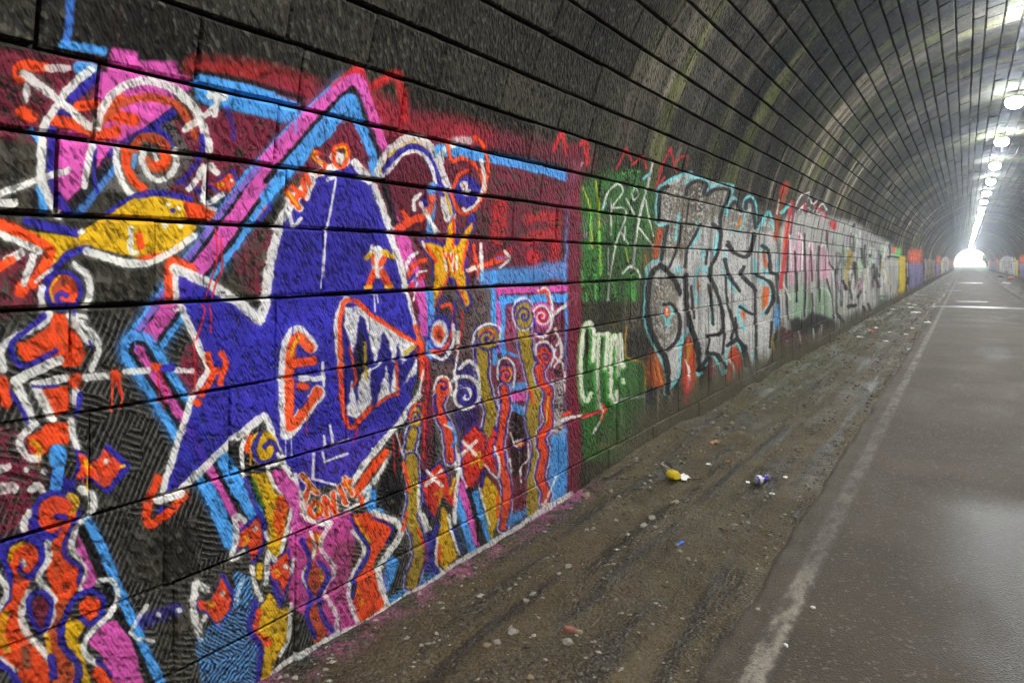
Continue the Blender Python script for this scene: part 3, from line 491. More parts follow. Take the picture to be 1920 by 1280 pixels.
chain('K', 22, '690,345 680,360', '812,590 815,600', '695,650 700,665', '600,800 625,860', '640,1000 700,990', '760,1000 780,1040', '800,980 820,1030', '560,1060 600,1130'); F((60, 96, 92), '640,1080 720,1050 730,1190 650,1230', thin=.3, soft=7); F((70, 100, 98), '880,900 990,900 980,1000 880,1040', thin=.36, soft=7); F('S', '960,620 1040,600 1040,920 960,960', thin=.2); S('K', 16, '960,605 1000,600 1050,612'); S('E', 14, '990,590 1050,590'); F('L', '1020,540 1056,520 1056,600 1025,600', soft=4, op=.9); S('O', 24, '1000,560 1010,540', op=.8, soft=4)
F((200, 172, 30), '1046,600 1102,600 1102,940 1050,945', soft=2); F((214, 60, 34), '1050,930 1100,925 1100,960 1058,975', soft=2); F('K', '1106,640 1125,640 1130,920 1110,930', thin=.25, soft=2); chain('W', 8, '1112,650 1118,760', '1115,830 1125,920'); F((232, 100, 60), '1132,550 1225,545 1225,650 1130,650', soft=6, op=.9); F((128, 112, 158), '1128,655 1238,650 1244,860 1130,900', soft=3); F((110, 116, 140), '1140,700 1200,700 1200,820 1140,830', soft=5, op=.7); S((60, 34, 40), 12, '1248,640 1250,820')
at(0, 0, 1)
x = 1733.0
for k in range(60):
    w = r2.uniform(.8, 2.6)
    c = r2.choice(['S', 'S', 'A', 'W', (190, 186, 170), (140, 170, 190), (130, 100, 110), (150, 150, 160), (90, 80, 84), (200, 180, 150)])
    t = (1810 - x) * .10; b = (1810 - x) * .44
    F(c, [(x, VPY - t), (x + w, VPY - t), (x + w, VPY + b), (x, VPY + b)], soft=1, op=.8)
    x += w
    if x > 1790: break

# ---- runs of wet paint
at(0, 0, 1)
for k in range(90):
    xx, yy = rnd.uniform(0, 1080), rnd.uniform(150, 950)
    q = (int(yy) + OY, int(xx) + OX)
    if COV[q] < .9: continue
    S(tuple((PREM[q] / COV[q]).tolist()), rnd.uniform(2, 3.4), [(xx, yy), (xx + rnd.uniform(-1, 1), yy + rnd.uniform(14, 50))], soft=1.5, op=.75)

# ---- bake the canvas to the wall: u = log(y), v = height
TW, TH = 6144, 1280
U0, ULN = 2.5, math.log(62.5)
V0, VSP = -0.1, 3.0
tu = np.exp((np.arange(TW) + .5) / TW * ULN) - U0
tz = (np.arange(TH) + .5) / TH * VSP + V0
tex = np.zeros((TH, TW, 4), np.float32)
wx = wall_x(tz)
for r in range(TH):
    dep = -wx[r] * SI + tu * CO
    ok = dep > .5
    dep = np.where(ok, dep, .5)
    px = 960 + FPX * (wx[r] * CO + tu * SI) / dep + OX
    py = VPY - FPX * (tz[r] - EYE) / dep + OY
    px = np.abs(px)                                    # beyond the canvas edge the strokes mirror
    py = np.where(px > CW - 2, 0, py)
    ins = (py > 0) & (py < CH - 2) & (px < CW - 2)
    px = np.clip(px, 0, CW - 2); py = np.clip(py, 0, CH - 2)
    xi = px.astype(int); yi = py.astype(int); fx = (px - xi)[:, None]; fy = (py - yi)[:, None]
    def samp(a):
        a = a if a.ndim == 3 else a[..., None]
        return (a[yi, xi] * (1 - fx) + a[yi, xi + 1] * fx) * (1 - fy) + (a[yi + 1, xi] * (1 - fx) + a[yi + 1, xi + 1] * fx) * fy
    cv = samp(COV)[:, 0] * ins
    tex[r, :, :3] = samp(PREM) / np.maximum(samp(COV), 1e-3) / 255.0
    tex[r, :, 3] = cv
paint_img = bpy.data.images.new('graffiti', TW, TH, alpha=True)
paint_img.alpha_mode = 'CHANNEL_PACKED'
paint_img.pixels.foreach_set(np.clip(tex, 0, 1).ravel())
paint_img.update()
paint_img.pack()
del tex, PREM, COV
# ------------------------------------------------------------------ materials
class NT:
    """tiny node-graph helper"""
    def __init__(self, name):
        self.mat = bpy.data.materials.new(name)
        self.mat.use_nodes = True
        self.t = self.mat.node_tree
        self.bsdf = self.t.nodes['Principled BSDF']
    def n(self, kind, **kw):
        nd = self.t.nodes.new('ShaderNode' + kind)
        for k, v in kw.items(): setattr(nd, k, v)
        return nd
    def put(self, sock, v):
        if hasattr(v, 'is_output') or isinstance(v, bpy.types.NodeSocket): self.t.links.new(v, sock)
        else: sock.default_value = v
    def math(self, op, a, b=0.0, clamp=False):
        nd = self.n('Math', operation=op, use_clamp=clamp)
        self.put(nd.inputs[0], a); self.put(nd.inputs[1], b)
        return nd.outputs[0]
    def ramp(self, f, a, b, lo=0.0, hi=1.0):
        nd = self.n('MapRange', interpolation_type='SMOOTHSTEP')
        for i, v in enumerate((f, a, b, lo, hi)): self.put(nd.inputs[i], v)
        return nd.outputs[0]
    def mix(self, f, a, b):
        nd = self.n('Mix', data_type='RGBA')
        self.put(nd.inputs[0], f)
        for s, v in ((nd.inputs[6], a), (nd.inputs[7], b)):
            self.put(s, v if isinstance(v, bpy.types.NodeSocket) else (*v, 1.0))
        return nd.outputs[2]
    def fmix(self, f, a, b):
        nd = self.n('Mix', data_type='FLOAT')
        self.put(nd.inputs[0], f); self.put(nd.inputs[2], a); self.put(nd.inputs[3], b)
        return nd.outputs[0]
    def pos(self):
        return self.n('NewGeometry').outputs['Position']
    def map(self, v, scale=(1, 1, 1), rot=(0, 0, 0), loc=(0, 0, 0)):
        nd = self.n('Mapping')
        self.put(nd.inputs['Vector'], v)
        nd.inputs['Scale'].default_value = scale; nd.inputs['Rotation'].default_value = rot; nd.inputs['Location'].default_value = loc
        return nd.outputs[0]
    def noise(self, v, scale=1.0, detail=3.0, rough=.55, dist=0.0):
        detail = min(detail, 3.0)
        nd = self.n('TexNoise')
        self.put(nd.inputs['Vector'], v)
        nd.inputs['Scale'].default_value = scale; nd.inputs['Detail'].default_value = detail
        nd.inputs['Roughness'].default_value = rough; nd.inputs['Distortion'].default_value = dist
        return nd.outputs['Fac']
    def vor(self, v, scale=1.0, out='Distance', feature='F1'):
        nd = self.n('TexVoronoi', feature=feature)
        self.put(nd.inputs['Vector'], v); nd.inputs['Scale'].default_value = scale
        return nd.outputs[out]
    def bump(self, h, strength=.5, dist=.01, normal=None):
        nd = self.n('Bump')
        nd.inputs['Strength'].default_value = strength; nd.inputs['Distance'].default_value = dist
        self.put(nd.inputs['Height'], h)
        if normal is not None: self.put(nd.inputs['Normal'], normal)
        return nd.outputs[0]
    def out(self, color=None, rough=None, normal=None, **kw):
        if color is not None: self.put(self.bsdf.inputs['Base Color'], color if isinstance(color, bpy.types.NodeSocket) else (*color, 1))
        if rough is not None: self.put(self.bsdf.inputs['Roughness'], rough)
        if normal is not None: self.put(self.bsdf.inputs['Normal'], normal)
        for k, v in kw.items(): self.put(self.bsdf.inputs[k.replace('_', ' ')], v)
        return self.mat

def plain(name, col, rough=.6, var=.25, scale=60.0, bump=.2, **kw):
    g = NT(name)
    p = g.n('TexCoord').outputs['Object']
    n = g.noise(p, scale, 4)
    dark = tuple(c * (1 - var) for c in col); lite = tuple(min(1, c * (1 + var)) for c in col)
    return g.out(g.mix(n, dark, lite), g.ramp(n, 0, 1, rough * .85, min(1, rough * 1.15)), g.bump(n, bump, .002), **kw)

def stone_material():
    g = NT('sooty_painted_stone')
    P = g.pos()
    sep = g.n('SeparateXYZ'); g.put(sep.inputs[0], P)
    X, Y, Z = sep.outputs
    # each block its own tone
    isl = g.n('NewGeometry').outputs['Random Per Island']
    orn = g.n('ObjectInfo').outputs['Random']
    r = g.math('FRACT', g.math('ADD', g.math('MULTIPLY', isl, 7.13), g.math('MULTIPLY', orn, 5.37)))
    big = g.noise(P, .9, 5, .6)
    fine = g.noise(P, 26, 5, .65)
    # soot-dark base
    base = g.mix(g.ramp(big, .3, .7), (.014, .013, .0105), (.040, .035, .025))
    base = g.mix(g.math('MULTIPLY', r, .5), base, (.045, .039, .028))
    base = g.mix(g.ramp(fine, .40, .75, 0, .5), base, (.075, .067, .050))
    # mineral streaks running down round the vault
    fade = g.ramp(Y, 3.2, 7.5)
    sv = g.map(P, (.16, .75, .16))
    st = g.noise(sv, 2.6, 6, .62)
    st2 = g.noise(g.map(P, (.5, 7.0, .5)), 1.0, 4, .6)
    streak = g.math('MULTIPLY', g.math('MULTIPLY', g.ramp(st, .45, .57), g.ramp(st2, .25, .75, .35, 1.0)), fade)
    streak = g.math('MULTIPLY', streak, g.ramp(Z, 4.35, 3.3, .12, 1.0))        # streak colour cut toward the crown to dim the lamp-lit bands
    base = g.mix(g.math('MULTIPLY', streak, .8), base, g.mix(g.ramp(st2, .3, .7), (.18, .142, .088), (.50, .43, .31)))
    soot = g.math('MULTIPLY', g.ramp(g.noise(g.map(P, (.22, .8, .22), loc=(3, 5, 1)), 1.7, 4), .47, .58), fade)
    base = g.mix(g.math('MULTIPLY', soot, .85), base, (.014, .0135, .013))
    # algae
    alg = g.math('MULTIPLY', g.ramp(g.noise(g.map(P, (.5, 1.5, .35), loc=(9, 2, 4)), 1.8, 5), .50, .62), g.ramp(Y, 3.0, 6.0))
    base = g.mix(g.math('MULTIPLY', alg, .7), base, (.075, .088, .016))
    bt = g.n('HueSaturation'); g.put(bt.inputs['Color'], base); bt.inputs['Saturation'].default_value = 1.0
    band = g.noise(g.map(P, (.07, .42, .07), loc=(0, 1.7, 0)), 1.6, 3, .6)
    g.put(bt.inputs['Value'], g.math('MULTIPLY', g.ramp(r, 0, 1, .62, 1.38), g.fmix(fade, 1.0, g.ramp(band, .38, .62, .38, 1.5))))
    base = bt.outputs[0]
    # tooling: sparse slanting chisel pits, fine ridges, and herringbone dressing low down near the mural
    PA = g.map(P, rot=(math.radians(62), 0, 0))
    pit = g.noise(g.map(PA, (26, 27, 58)), 1.0, 1.5, .5)
    grit = g.noise(P, 150, 2, .6)
    sa = g.n('SeparateXYZ'); g.put(sa.inputs[0], PA)
    low = g.noise(P, 7, 2)
    ridge = g.math('SINE', g.math('ADD', g.math('MULTIPLY', sa.outputs[2], 640.0), g.math('MULTIPLY', low, 16.0)))
    lower = g.ramp(Z, 1.40, 1.30)
    ridge = g.math('MULTIPLY', ridge, lower)
    cell = g.n('TexVoronoi'); g.put(cell.inputs['Vector'], P); cell.inputs['Scale'].default_value = 15.0
    csep = g.n('SeparateColor'); g.put(csep.inputs[0], cell.outputs['Color'])
    ga = g.math('ADD', g.math('MULTIPLY', Y, 330.0), g.math('MULTIPLY', Z, -150.0))
    gb = g.math('ADD', g.math('MULTIPLY', Y, 150.0), g.math('MULTIPLY', Z, 330.0))
    hw_ = g.math('SINE', g.math('ADD', g.fmix(g.math('GREATER_THAN', csep.outputs[0], .5), ga, gb), g.math('MULTIPLY', low, 11.0)))
    herring = g.math('MULTIPLY', lower, g.math('MULTIPLY', g.ramp(Y, 3.4, 2.4), g.ramp(g.noise(P, 2.1, 2), .30, .45)))
    base = g.mix(g.ramp(pit, .44, .33, 0, .9), base, (.009, .0085, .008))
    base = g.mix(g.ramp(pit, .58, .70, 0, .45), base, (.14, .13, .11))
    base = g.mix(g.math('MULTIPLY', herring, g.ramp(hw_, -.1, -.8, 0, .85)), base, (.008, .008, .0075))
    base = g.mix(g.math('MULTIPLY', herring, g.ramp(hw_, .3, .95, 0, .7)), base, (.110, .108, .100))
    # spray paint layer
    right = g.math('GREATER_THAN', X, XC)
    Yp = g.math('ADD', Y, g.math('MULTIPLY', right, 3.0))
    Yq = g.math('ADD', g.math('MINIMUM', Yp, 12.0), g.math('PINGPONG', g.math('MAXIMUM', g.math('SUBTRACT', Yp, 12.0), 0.0), 46.0))
    U = g.math('DIVIDE', g.math('LOGARITHM', g.math('ADD', Yq, U0), math.e), ULN)
    V = g.math('DIVIDE', g.math('SUBTRACT', Z, V0), VSP)
    uv = g.n('CombineXYZ'); g.put(uv.inputs[0], U); g.put(uv.inputs[1], V)
    im = g.n('TexImage', extension='CLIP', interpolation='Linear'); im.image = paint_img
    g.put(im.inputs['Vector'], uv.outputs[0])
    cover = g.math('MULTIPLY', im.outputs['Alpha'], g.ramp(g.math('ADD', g.math('MULTIPLY', pit, .88), g.math('MULTIPLY', grit, .12)), .30, .41, .30, 1.0))
    cover = g.math('MULTIPLY', cover, g.ramp(fine, .22, .42, .8, 1.0))
    cover = g.math('MULTIPLY', cover, g.ramp(ridge, -.7, -1.0, 1.0, .82))
    tone = g.math('ADD', g.ramp(g.math('ADD', g.math('MULTIPLY', pit, .5), g.math('MULTIPLY', fine, .5)), .3, .65, .74, 1.12), g.math('MULTIPLY', ridge, .04))
    hsv = g.n('HueSaturation'); g.put(hsv.inputs['Color'], im.outputs['Color']); hsv.inputs['Saturation'].default_value = 1.0; g.put(hsv.inputs['Value'], tone)
    col = g.mix(cover, base, hsv.outputs[0])
    # grime washed down over the paint further in
    gr = g.noise(g.map(P, (.5, 5.0, .45), loc=(1, 8, 3)), 1.3, 3, .65)
    grime = g.math('MULTIPLY', g.ramp(gr, .46, .66), g.ramp(Y, 3.95, 4.4, 0, .66))
    col = g.mix(grime, col, (.022, .022, .014))
    # mud splashed up the wall foot
    mud = g.math('MULTIPLY', g.ramp(g.math('SUBTRACT', Z, g.math('MULTIPLY', g.noise(P, 2.3, 5), .55)), .22, -.06), g.ramp(Y, 3.9, 4.9, .15, .95))
    col = g.mix(mud, col, g.mix(fine, (.050, .043, .028), (.12, .105, .068)))
    h = g.math('ADD', g.math('MULTIPLY', g.ramp(pit, .30, .60), 1.0), g.math('ADD', g.math('MULTIPLY', grit, .22), g.math('ADD', g.math('MULTIPLY', big, .8), g.math('ADD', g.math('MULTIPLY', ridge, .04), g.math('MULTIPLY', g.math('MULTIPLY', g.math('MULTIPLY', herring, hw_), g.math('SUBTRACT', 1.0, g.math('MULTIPLY', cover, .85))), .22)))))
    return g.out(col, g.fmix(cover, .9, .68), g.bump(h, .85, .008), Specular_IOR_Level=.15)

M = {}
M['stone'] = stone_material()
g = NT('dark_mortar'); pn = g.noise(g.pos(), 18, 4)
M['mortar'] = g.out(g.mix(pn, (.010, .009, .008), (.028, .025, .022)), .95)  # near-black packing behind the blocks

def dirt_material():
    g = NT('trodden_dirt')
    P = g.pos()
    sep = g.n('SeparateXYZ'); g.put(sep.inputs[0], P)
    X, Y, Z = sep.outputs
    big = g.noise(P, 1.6, 5, .6)
    lane = g.noise(g.map(P, (9, .7, 1)), 1.0, 4, .6)
    fine = g.noise(P, 38, 5, .75)
    col = g.mix(g.ramp(big, .3, .7), (.060, .045, .021), (.098, .074, .037))
    col = g.mix(g.ramp(lane, .48, .62, 0, .75), col, (.022, .019, .013))
    col = g.mix(g.ramp(lane, .42, .30, 0, .5), col, (.105, .088, .058))
    col = g.mix(g.ramp(fine, .52, .72, 0, .6), col, (.135, .115, .078))
    col = g.mix(g.ramp(fine, .42, .25, 0, .6), col, (.022, .020, .016))
    grit = g.vor(P, 70)
    gm = g.math('MULTIPLY', g.ramp(grit, .30, .16), g.ramp(g.noise(P, 9, 3), .46, .60))
    col = g.mix(g.math('MULTIPLY', gm, .75), col, (.20, .18, .14))
    # moss along the wall foot further in
    moss = g.math('MULTIPLY', g.math('MULTIPLY', g.ramp(X, -1.1, -1.95), g.ramp(Y, 5.5, 8.5)), g.ramp(g.noise(P, 3.2, 5), .42, .6))
    col = g.mix(g.math('MULTIPLY', moss, .75), col, (.060, .074, .016))
    # pink overspray at the foot of the mural
    ov = g.math('MULTIPLY', g.math('MULTIPLY', g.ramp(X, -1.93, -2.08), g.ramp(Y, 4.3, 3.9)), g.ramp(g.noise(P, 7, 4), .40, .62))
    col = g.mix(g.math('MULTIPLY', ov, .75), col, (.42, .10, .24))
    wet = g.math('MAXIMUM', g.ramp(g.noise(g.map(P, (1.4, .5, 1), loc=(2, 7, 0)), 1.2, 3), .45, .65), g.ramp(lane, .5, .6))
    col = g.mix(g.math('MULTIPLY', wet, .35), col, (.026, .021, .013))
    h = g.math('ADD', g.math('MULTIPLY', fine, 1.0), g.math('ADD', g.math('MULTIPLY', g.math('SUBTRACT', 0.4, grit), .5), g.math('MULTIPLY', lane, .9)))
    return g.out(col, g.fmix(wet, .80, .42), g.bump(h, 1.0, .022), Specular_IOR_Level=.3)
M['dirt'] = dirt_material()

def asphalt_nodes(g):
    P = g.pos()
    big = g.noise(P, .8, 4, .6)
    sp = g.noise(P, 85, 3, .8)
    ch = g.vor(P, 120)
    col = g.mix(g.ramp(big, .3, .7), (.044, .034, .0225), (.068, .053, .036))
    col = g.mix(g.ramp(sp, .45, .25, 0, .85), col, (.014, .0125, .011))
    col = g.mix(g.ramp(sp, .55, .75, 0, .7), col, (.085, .073, .058))
    fleck = g.ramp(g.noise(g.map(P, (1, 1, 1), loc=(4, 1, 2)), 48, 2), .60, .68)
    col = g.mix(g.math('MULTIPLY', fleck, .6), col, (.16, .14, .115))
    hole = g.math('MULTIPLY', g.ramp(g.noise(g.map(P, (30, 12, 1)), 1.0, 2), .30, .24), g.ramp(g.noise(P, 1.1, 3), .42, .6))
    col = g.mix(g.math('MULTIPLY', hole, .8), col, (.018, .017, .016))
    wetn = g.noise(g.map(P, (1.0, .45, 1), loc=(1.3, 4.2, 0)), 1.4, 5, .6)
    sx = g.n('SeparateXYZ'); g.put(sx.inputs[0], P)
    pool = g.math('MULTIPLY', g.math('MULTIPLY', g.ramp(sx.outputs[0], -.35, .15), g.ramp(sx.outputs[1], 5.6, 4.9)), g.ramp(wetn, .30, .50))
    wet = g.math('MAXIMUM', g.ramp(wetn, .50, .72, 0, .45), pool)
    col = g.mix(g.math('MULTIPLY', wet, .45), col, (.034, .031, .027))
    rough = g.math('ADD', g.fmix(wet, .72, .38), g.math('MULTIPLY', sp, .14))
    h = g.math('ADD', g.math('MULTIPLY', sp, .8), g.math('ADD', g.math('MULTIPLY', ch, .6), g.math('MULTIPLY', hole, -1.5)))
    return P, col, rough, h, wet
g = NT('damp_asphalt'); P_, c_, r_, h_, w_ = asphalt_nodes(g)
sp_ = g.n('SeparateXYZ'); g.put(sp_.inputs[0], P_)
edge = g.math('MULTIPLY', g.ramp(sp_.outputs[0], -.62, -.82), g.ramp(g.noise(P_, 6, 4), .35, .6))
c_ = g.mix(g.math('MULTIPLY', edge, .7), c_, (.085, .075, .055))
M['asphalt'] = g.out(c_, r_, g.bump(h_, 1.0, .008), Specular_IOR_Level=.38, Specular_Tint=(1.0, .94, .86, 1.0))
g = NT('worn_line_paint'); P_, c_, r_, h_, w_ = asphalt_nodes(g)
wear = g.math('MULTIPLY', g.ramp(g.noise(g.map(P_, (3, 1.2, 1)), 3.0, 6, .7), .36, .60), g.ramp(g.noise(P_, 60, 3), .3, .5, .35, 1))
sp_ = g.n('SeparateXYZ'); g.put(sp_.inputs[0], P_)
gap = g.math('MULTIPLY', g.ramp(sp_.outputs[1], 3.3, 3.7), g.ramp(sp_.outputs[1], 14.0, 6.0, .62, 1.0))
edge_ = g.math('ABSOLUTE', g.math('ADD', sp_.outputs[0], .63))
wear = g.math('MULTIPLY', wear, g.ramp(g.math('ADD', edge_, g.math('MULTIPLY', g.noise(P_, 22, 3), .05)), .075, .050))
wear = g.math('MULTIPLY', wear, g.math('SUBTRACT', 1.0, g.math('MULTIPLY', gap, .66)))
c2 = g.mix(wear, c_, g.mix(g.noise(P_, 14, 4), (.16, .135, .10), (.29, .255, .195)))
M['line'] = g.out(c2, g.fmix(wear, r_, .7), g.bump(h_, 1.0, .008))
M['reflection_tone'] = plain('painted_reflection', (.075, .068, .056), .5, .3, 12, .3)  # paler than the asphalt: reflected light put into the colour

M['rock'] = plain('pale_pebble', (.24, .22, .175), .8, .35, 40, .5)
M['rock_dark'] = plain('dark_pebble', (.09, .085, .075), .8, .35, 40, .5)
M['rock_tan'] = plain('tan_pebble', (.21, .155, .09), .8, .35, 40, .5)
M['brick_red'] = plain('red_brick_chip', (.20, .075, .05), .85, .3, 60, .5)
g = NT('loose_grit'); isl = g.n('NewGeometry').outputs['Random Per Island']
M['grit'] = g.out(g.mix(g.ramp(isl, .62, 1.0), g.mix(isl, (.030, .026, .018), (.10, .088, .062)), (.30, .275, .22)), .85)
M['lamp_body'] = plain('grey_lamp_housing', (.35, .36, .38), .5, .1, 30, .05)
g = NT('lit_diffuser'); g.bsdf.inputs['Emission Color'].default_value = (.86, .93, 1.0, 1); g.bsdf.inputs['Emission Strength'].default_value = 75.0
M['lamp_glow'] = g.out((.8, .85, .9), .4)
M['yellow_plastic'] = plain('yellow_plastic', (.62, .44, .03), .35, .12, 40, .1)
M['white_plastic'] = plain('white_plastic', (.60, .59, .55), .45, .08, 40, .1)
M['paper'] = plain('white_paper', (.80, .78, .72), .8, .08, 50, .2)
M['paper_red'] = plain('red_printed_card', (.72, .10, .07), .6, .15, 50, .2)
M['purple_foil'] = plain('purple_foil', (.13, .09, .33), .25, .2, 60, .2, Metallic=.5)
M['silver'] = plain('dull_aluminium', (.55, .54, .55), .35, .15, 60, .2, Metallic=.8)
M['blue_plastic'] = plain('translucent_blue_plastic', (.05, .14, .62), .22, .12, 60, .05)
M['wood'] = plain('wet_twig', (.11, .065, .04), .8, .3, 80, .5)
M['pale_wood'] = plain('pale_stick', (.42, .37, .29), .8, .25, 80, .5)
M['leaf'] = plain('dead_leaf', (.30, .17, .08), .8, .3, 60, .4)
M['bag_black'] = plain('black_polythene', (.02, .02, .022), .3, .3, 20, .4)
M['bag_pink'] = plain('faded_red_plastic', (.50, .20, .17), .45, .2, 20, .4)
M['grass'] = plain('rough_verge_grass', (.10, .15, .045), .9, .4, 3, .6)
M['foliage'] = plain('sunlit_leaves', (.10, .19, .05), .7, .45, 2.2, .2)
M['bark'] = plain('grey_bark', (.12, .10, .08), .9, .3, 8, .6)
M['coping'] = plain('portal_sandstone', (.34, .31, .26), .85, .25, 6, .5)
# ------------------------------------------------------------------ the tunnel lining: stone blocks in courses
PHOTO_ANG = (-19.0, -11.4, -3.4, 3.6, 9.5, 15.5, 21.3, 27.1, 33.1, 38.4, 43.7, 48.5, 53.0, 58.0, 62.5, 66.7, 70.6, 74.7, 77.9, 81.3, 84.8, 88.1, 91.5, 94.0)
def s_of_angle(deg):
    """arc length of the bed joint seen at this elevation from the camera, across the tunnel"""
    a = math.radians(deg); dx, dz = -math.cos(a), math.sin(a)
    ez = ZC - EYE
    if dx < 0:
        t = (XC - RAD) / dx
        if t * dz <= ez: return EYE + t * dz
    b = -(dx * XC + dz * ez); c = XC * XC + ez * ez - RAD * RAD
    t = -b + math.sqrt(b * b - c)
    return ZC + RAD * math.atan2(t * dz - ez, -(t * dx - XC))
JOINTS = [-.30, .20, .49] + [s_of_angle(a) for a in PHOTO_ANG]
right_foot = [S_END - q for q in (-.30, .22, .50, .79, 1.08, 1.37, 1.63)][::-1]
while JOINTS[-1] + .20 < right_foot[0] - .1: JOINTS.append(JOINTS[-1] + .20 + rnd.uniform(-.008, .008))
JOINTS[-1] = (JOINTS[-2] + right_foot[0]) / 2 if right_foot[0] - JOINTS[-2] > .3 else JOINTS[-1]
JOINTS += right_foot
SPLIT_L = min(range(len(JOINTS)), key=lambda i: abs(JOINTS[i] - 1.62)); SPLIT_R = len(JOINTS) - 7

# joints of the first courses read off the photo: course index -> list of y
def y_at(px, s):
    x, z = profile(s)
    # px = 960 + F (x CO + y SI)/(-x SI + y CO)
    k = (px - 960) / FPX
    return (x * CO + k * x * SI) / (k * CO - SI) if abs(k * CO - SI) > 1e-6 else 1e3
def near(s): return min(range(len(JOINTS) - 1), key=lambda i: abs((JOINTS[i] + JOINTS[i + 1]) / 2 - s))
SEEN = {}
for (px, py) in ((180, 195), (515, 280), (880, 330), (289, 495), (700, 480), (134, 700), (515, 620), (430, 770), (700, 830), (168, 900), (310, 1010), (555, 1010), (540, 330), (1016, 335), (752, 215), (890, 230), (950, 150), (1012, 90), (540, 60), (790, 30), (1115, 170), (1190, 120), (1215, 250), (1290, 150), (1405, 310)):
    # march the pixel ray to the lining
    for k in range(1, 4000):
        t = k * .005
        xc_, zc_ = (px - 960) / FPX * t, EYE - (py - VPY) / FPX * t
        x, y = xc_ * CO - t * SI, xc_ * SI + t * CO
        if (zc_ <= ZC and x < XC - RAD) or (zc_ > ZC and math.hypot(x - XC, zc_ - ZC) > RAD): break
    s = zc_ if zc_ <= ZC else ZC + RAD * math.atan2(zc_ - ZC, -(x - XC))
    i = max(j for j in range(len(JOINTS) - 1) if JOINTS[j] <= s)
    SEEN.setdefault(i, []).append(y)

def course_cuts(i):
    cuts, y = [], Y_NEAR + rnd.uniform(0, .5)
    seen = sorted(SEEN.get(i, []))
    mean = .62 if i < SPLIT_L + 2 else .56
    cuts.append(Y_NEAR)
    while y < Y_FAR:
        step = rnd.uniform(.62, 1.45) * mean
        if y > 60: step *= 1.8
        nxt = y + step
        for q in seen:
            if y + .15 < q < nxt + .22: nxt = q; break
        y = nxt
        cuts.append(min(y, Y_FAR))
    return cuts

def block_mesh(s0, s1, y0, y1, r, rough=True):
    """one ashlar: crowned face, worn arrises, flanks running back into the joints"""
    gy = .0012 + r.uniform(0, .0018) + (r.uniform(.001, .004) if s0 > 1.6 else 0)
    wide = .0042 + .002 * r.random() if s1 > 2.6 else .0036 - .0014 * min(max((y0 - 3.5) / 2.5, 0), 1)
    gl = (.0018 if .1 < s0 < 1.3 else wide) + r.uniform(0, .0025)      # the beds of the lower courses are tight
    gh = (.0018 if s1 < 1.3 else wide) + r.uniform(0, .0025)
    a0, a1, b0, b1 = s0 + gl, s1 - gh, y0 + gy, y1 - gy
    off = r.uniform(-.006, .006)
    ns, ny = (3, 4) if rough else (1, 1)
    V = []; Fc = []
    tilt, skew = r.uniform(-.005, .005), r.uniform(-.004, .004)
    j0, j1 = r.uniform(-.004, .004), r.uniform(-.004, .004)              # beds not quite parallel
    if s1 < 1.3: j0, j1 = j0 * .3, j1 * .3
    ym, yl, sm_, sl_ = (y0 + y1) / 2, y1 - y0, (s0 + s1) / 2, s1 - s0
    def P(s, y, d):
        t = (s - s0) / sl_; s = s + ((1 - t) * abs(j0) * (.5 + (y - ym) / yl * (1 if j0 > 0 else -1)) - t * abs(j1) * (.5 + (y - ym) / yl * (1 if j1 > 0 else -1)))
        x, z = profile(s, d); return (x, y, z)
    ch_s, ch_y = (.006 if s1 < 1.4 else .009), .005
    for i in range(ns + 1):
        for j in range(ny + 1):
            fs, fy = i / ns, j / ny
            s = a0 + ch_s + (a1 - a0 - 2 * ch_s) * fs; y = b0 + ch_y + (b1 - b0 - 2 * ch_y) * fy
            d = off + tilt * (fs - .5) + skew * (fy - .5) + (r.uniform(-.0022, .0022) if rough else 0)
            V.append(P(s, y, d))
    ring = [(0, j) for j in range(ny + 1)] + [(i, ny) for i in range(1, ns + 1)] + [(ns, j) for j in range(ny - 1, -1, -1)] + [(i, 0) for i in range(ns - 1, 0, -1)]
    for i in range(ns):
        for j in range(ny):
            q = i * (ny + 1) + j
            Fc.append((q, q + ny + 1, q + ny + 2, q + 1))
    prev = [i * (ny + 1) + j for i, j in ring]
    for lvl, depth in enumerate((.009, .05)):
        cur = []
        for (i, j) in ring:
            fs, fy = i / ns, j / ny
            wob = r.uniform(-.003, .003) if rough and lvl == 0 else 0
            s = a0 + (a1 - a0) * fs + (wob if i in (0, ns) else 0); y = b0 + (b1 - b0) * fy + (wob * .5 if j in (0, ny) else 0)
            V.append(P(s, y, off + depth)); cur.append(len(V) - 1)
        n = len(ring)
        for k in range(n):
            Fc.append((prev[k], prev[(k + 1) % n], cur[(k + 1) % n], cur[k]))
        prev = cur
    return V, Fc

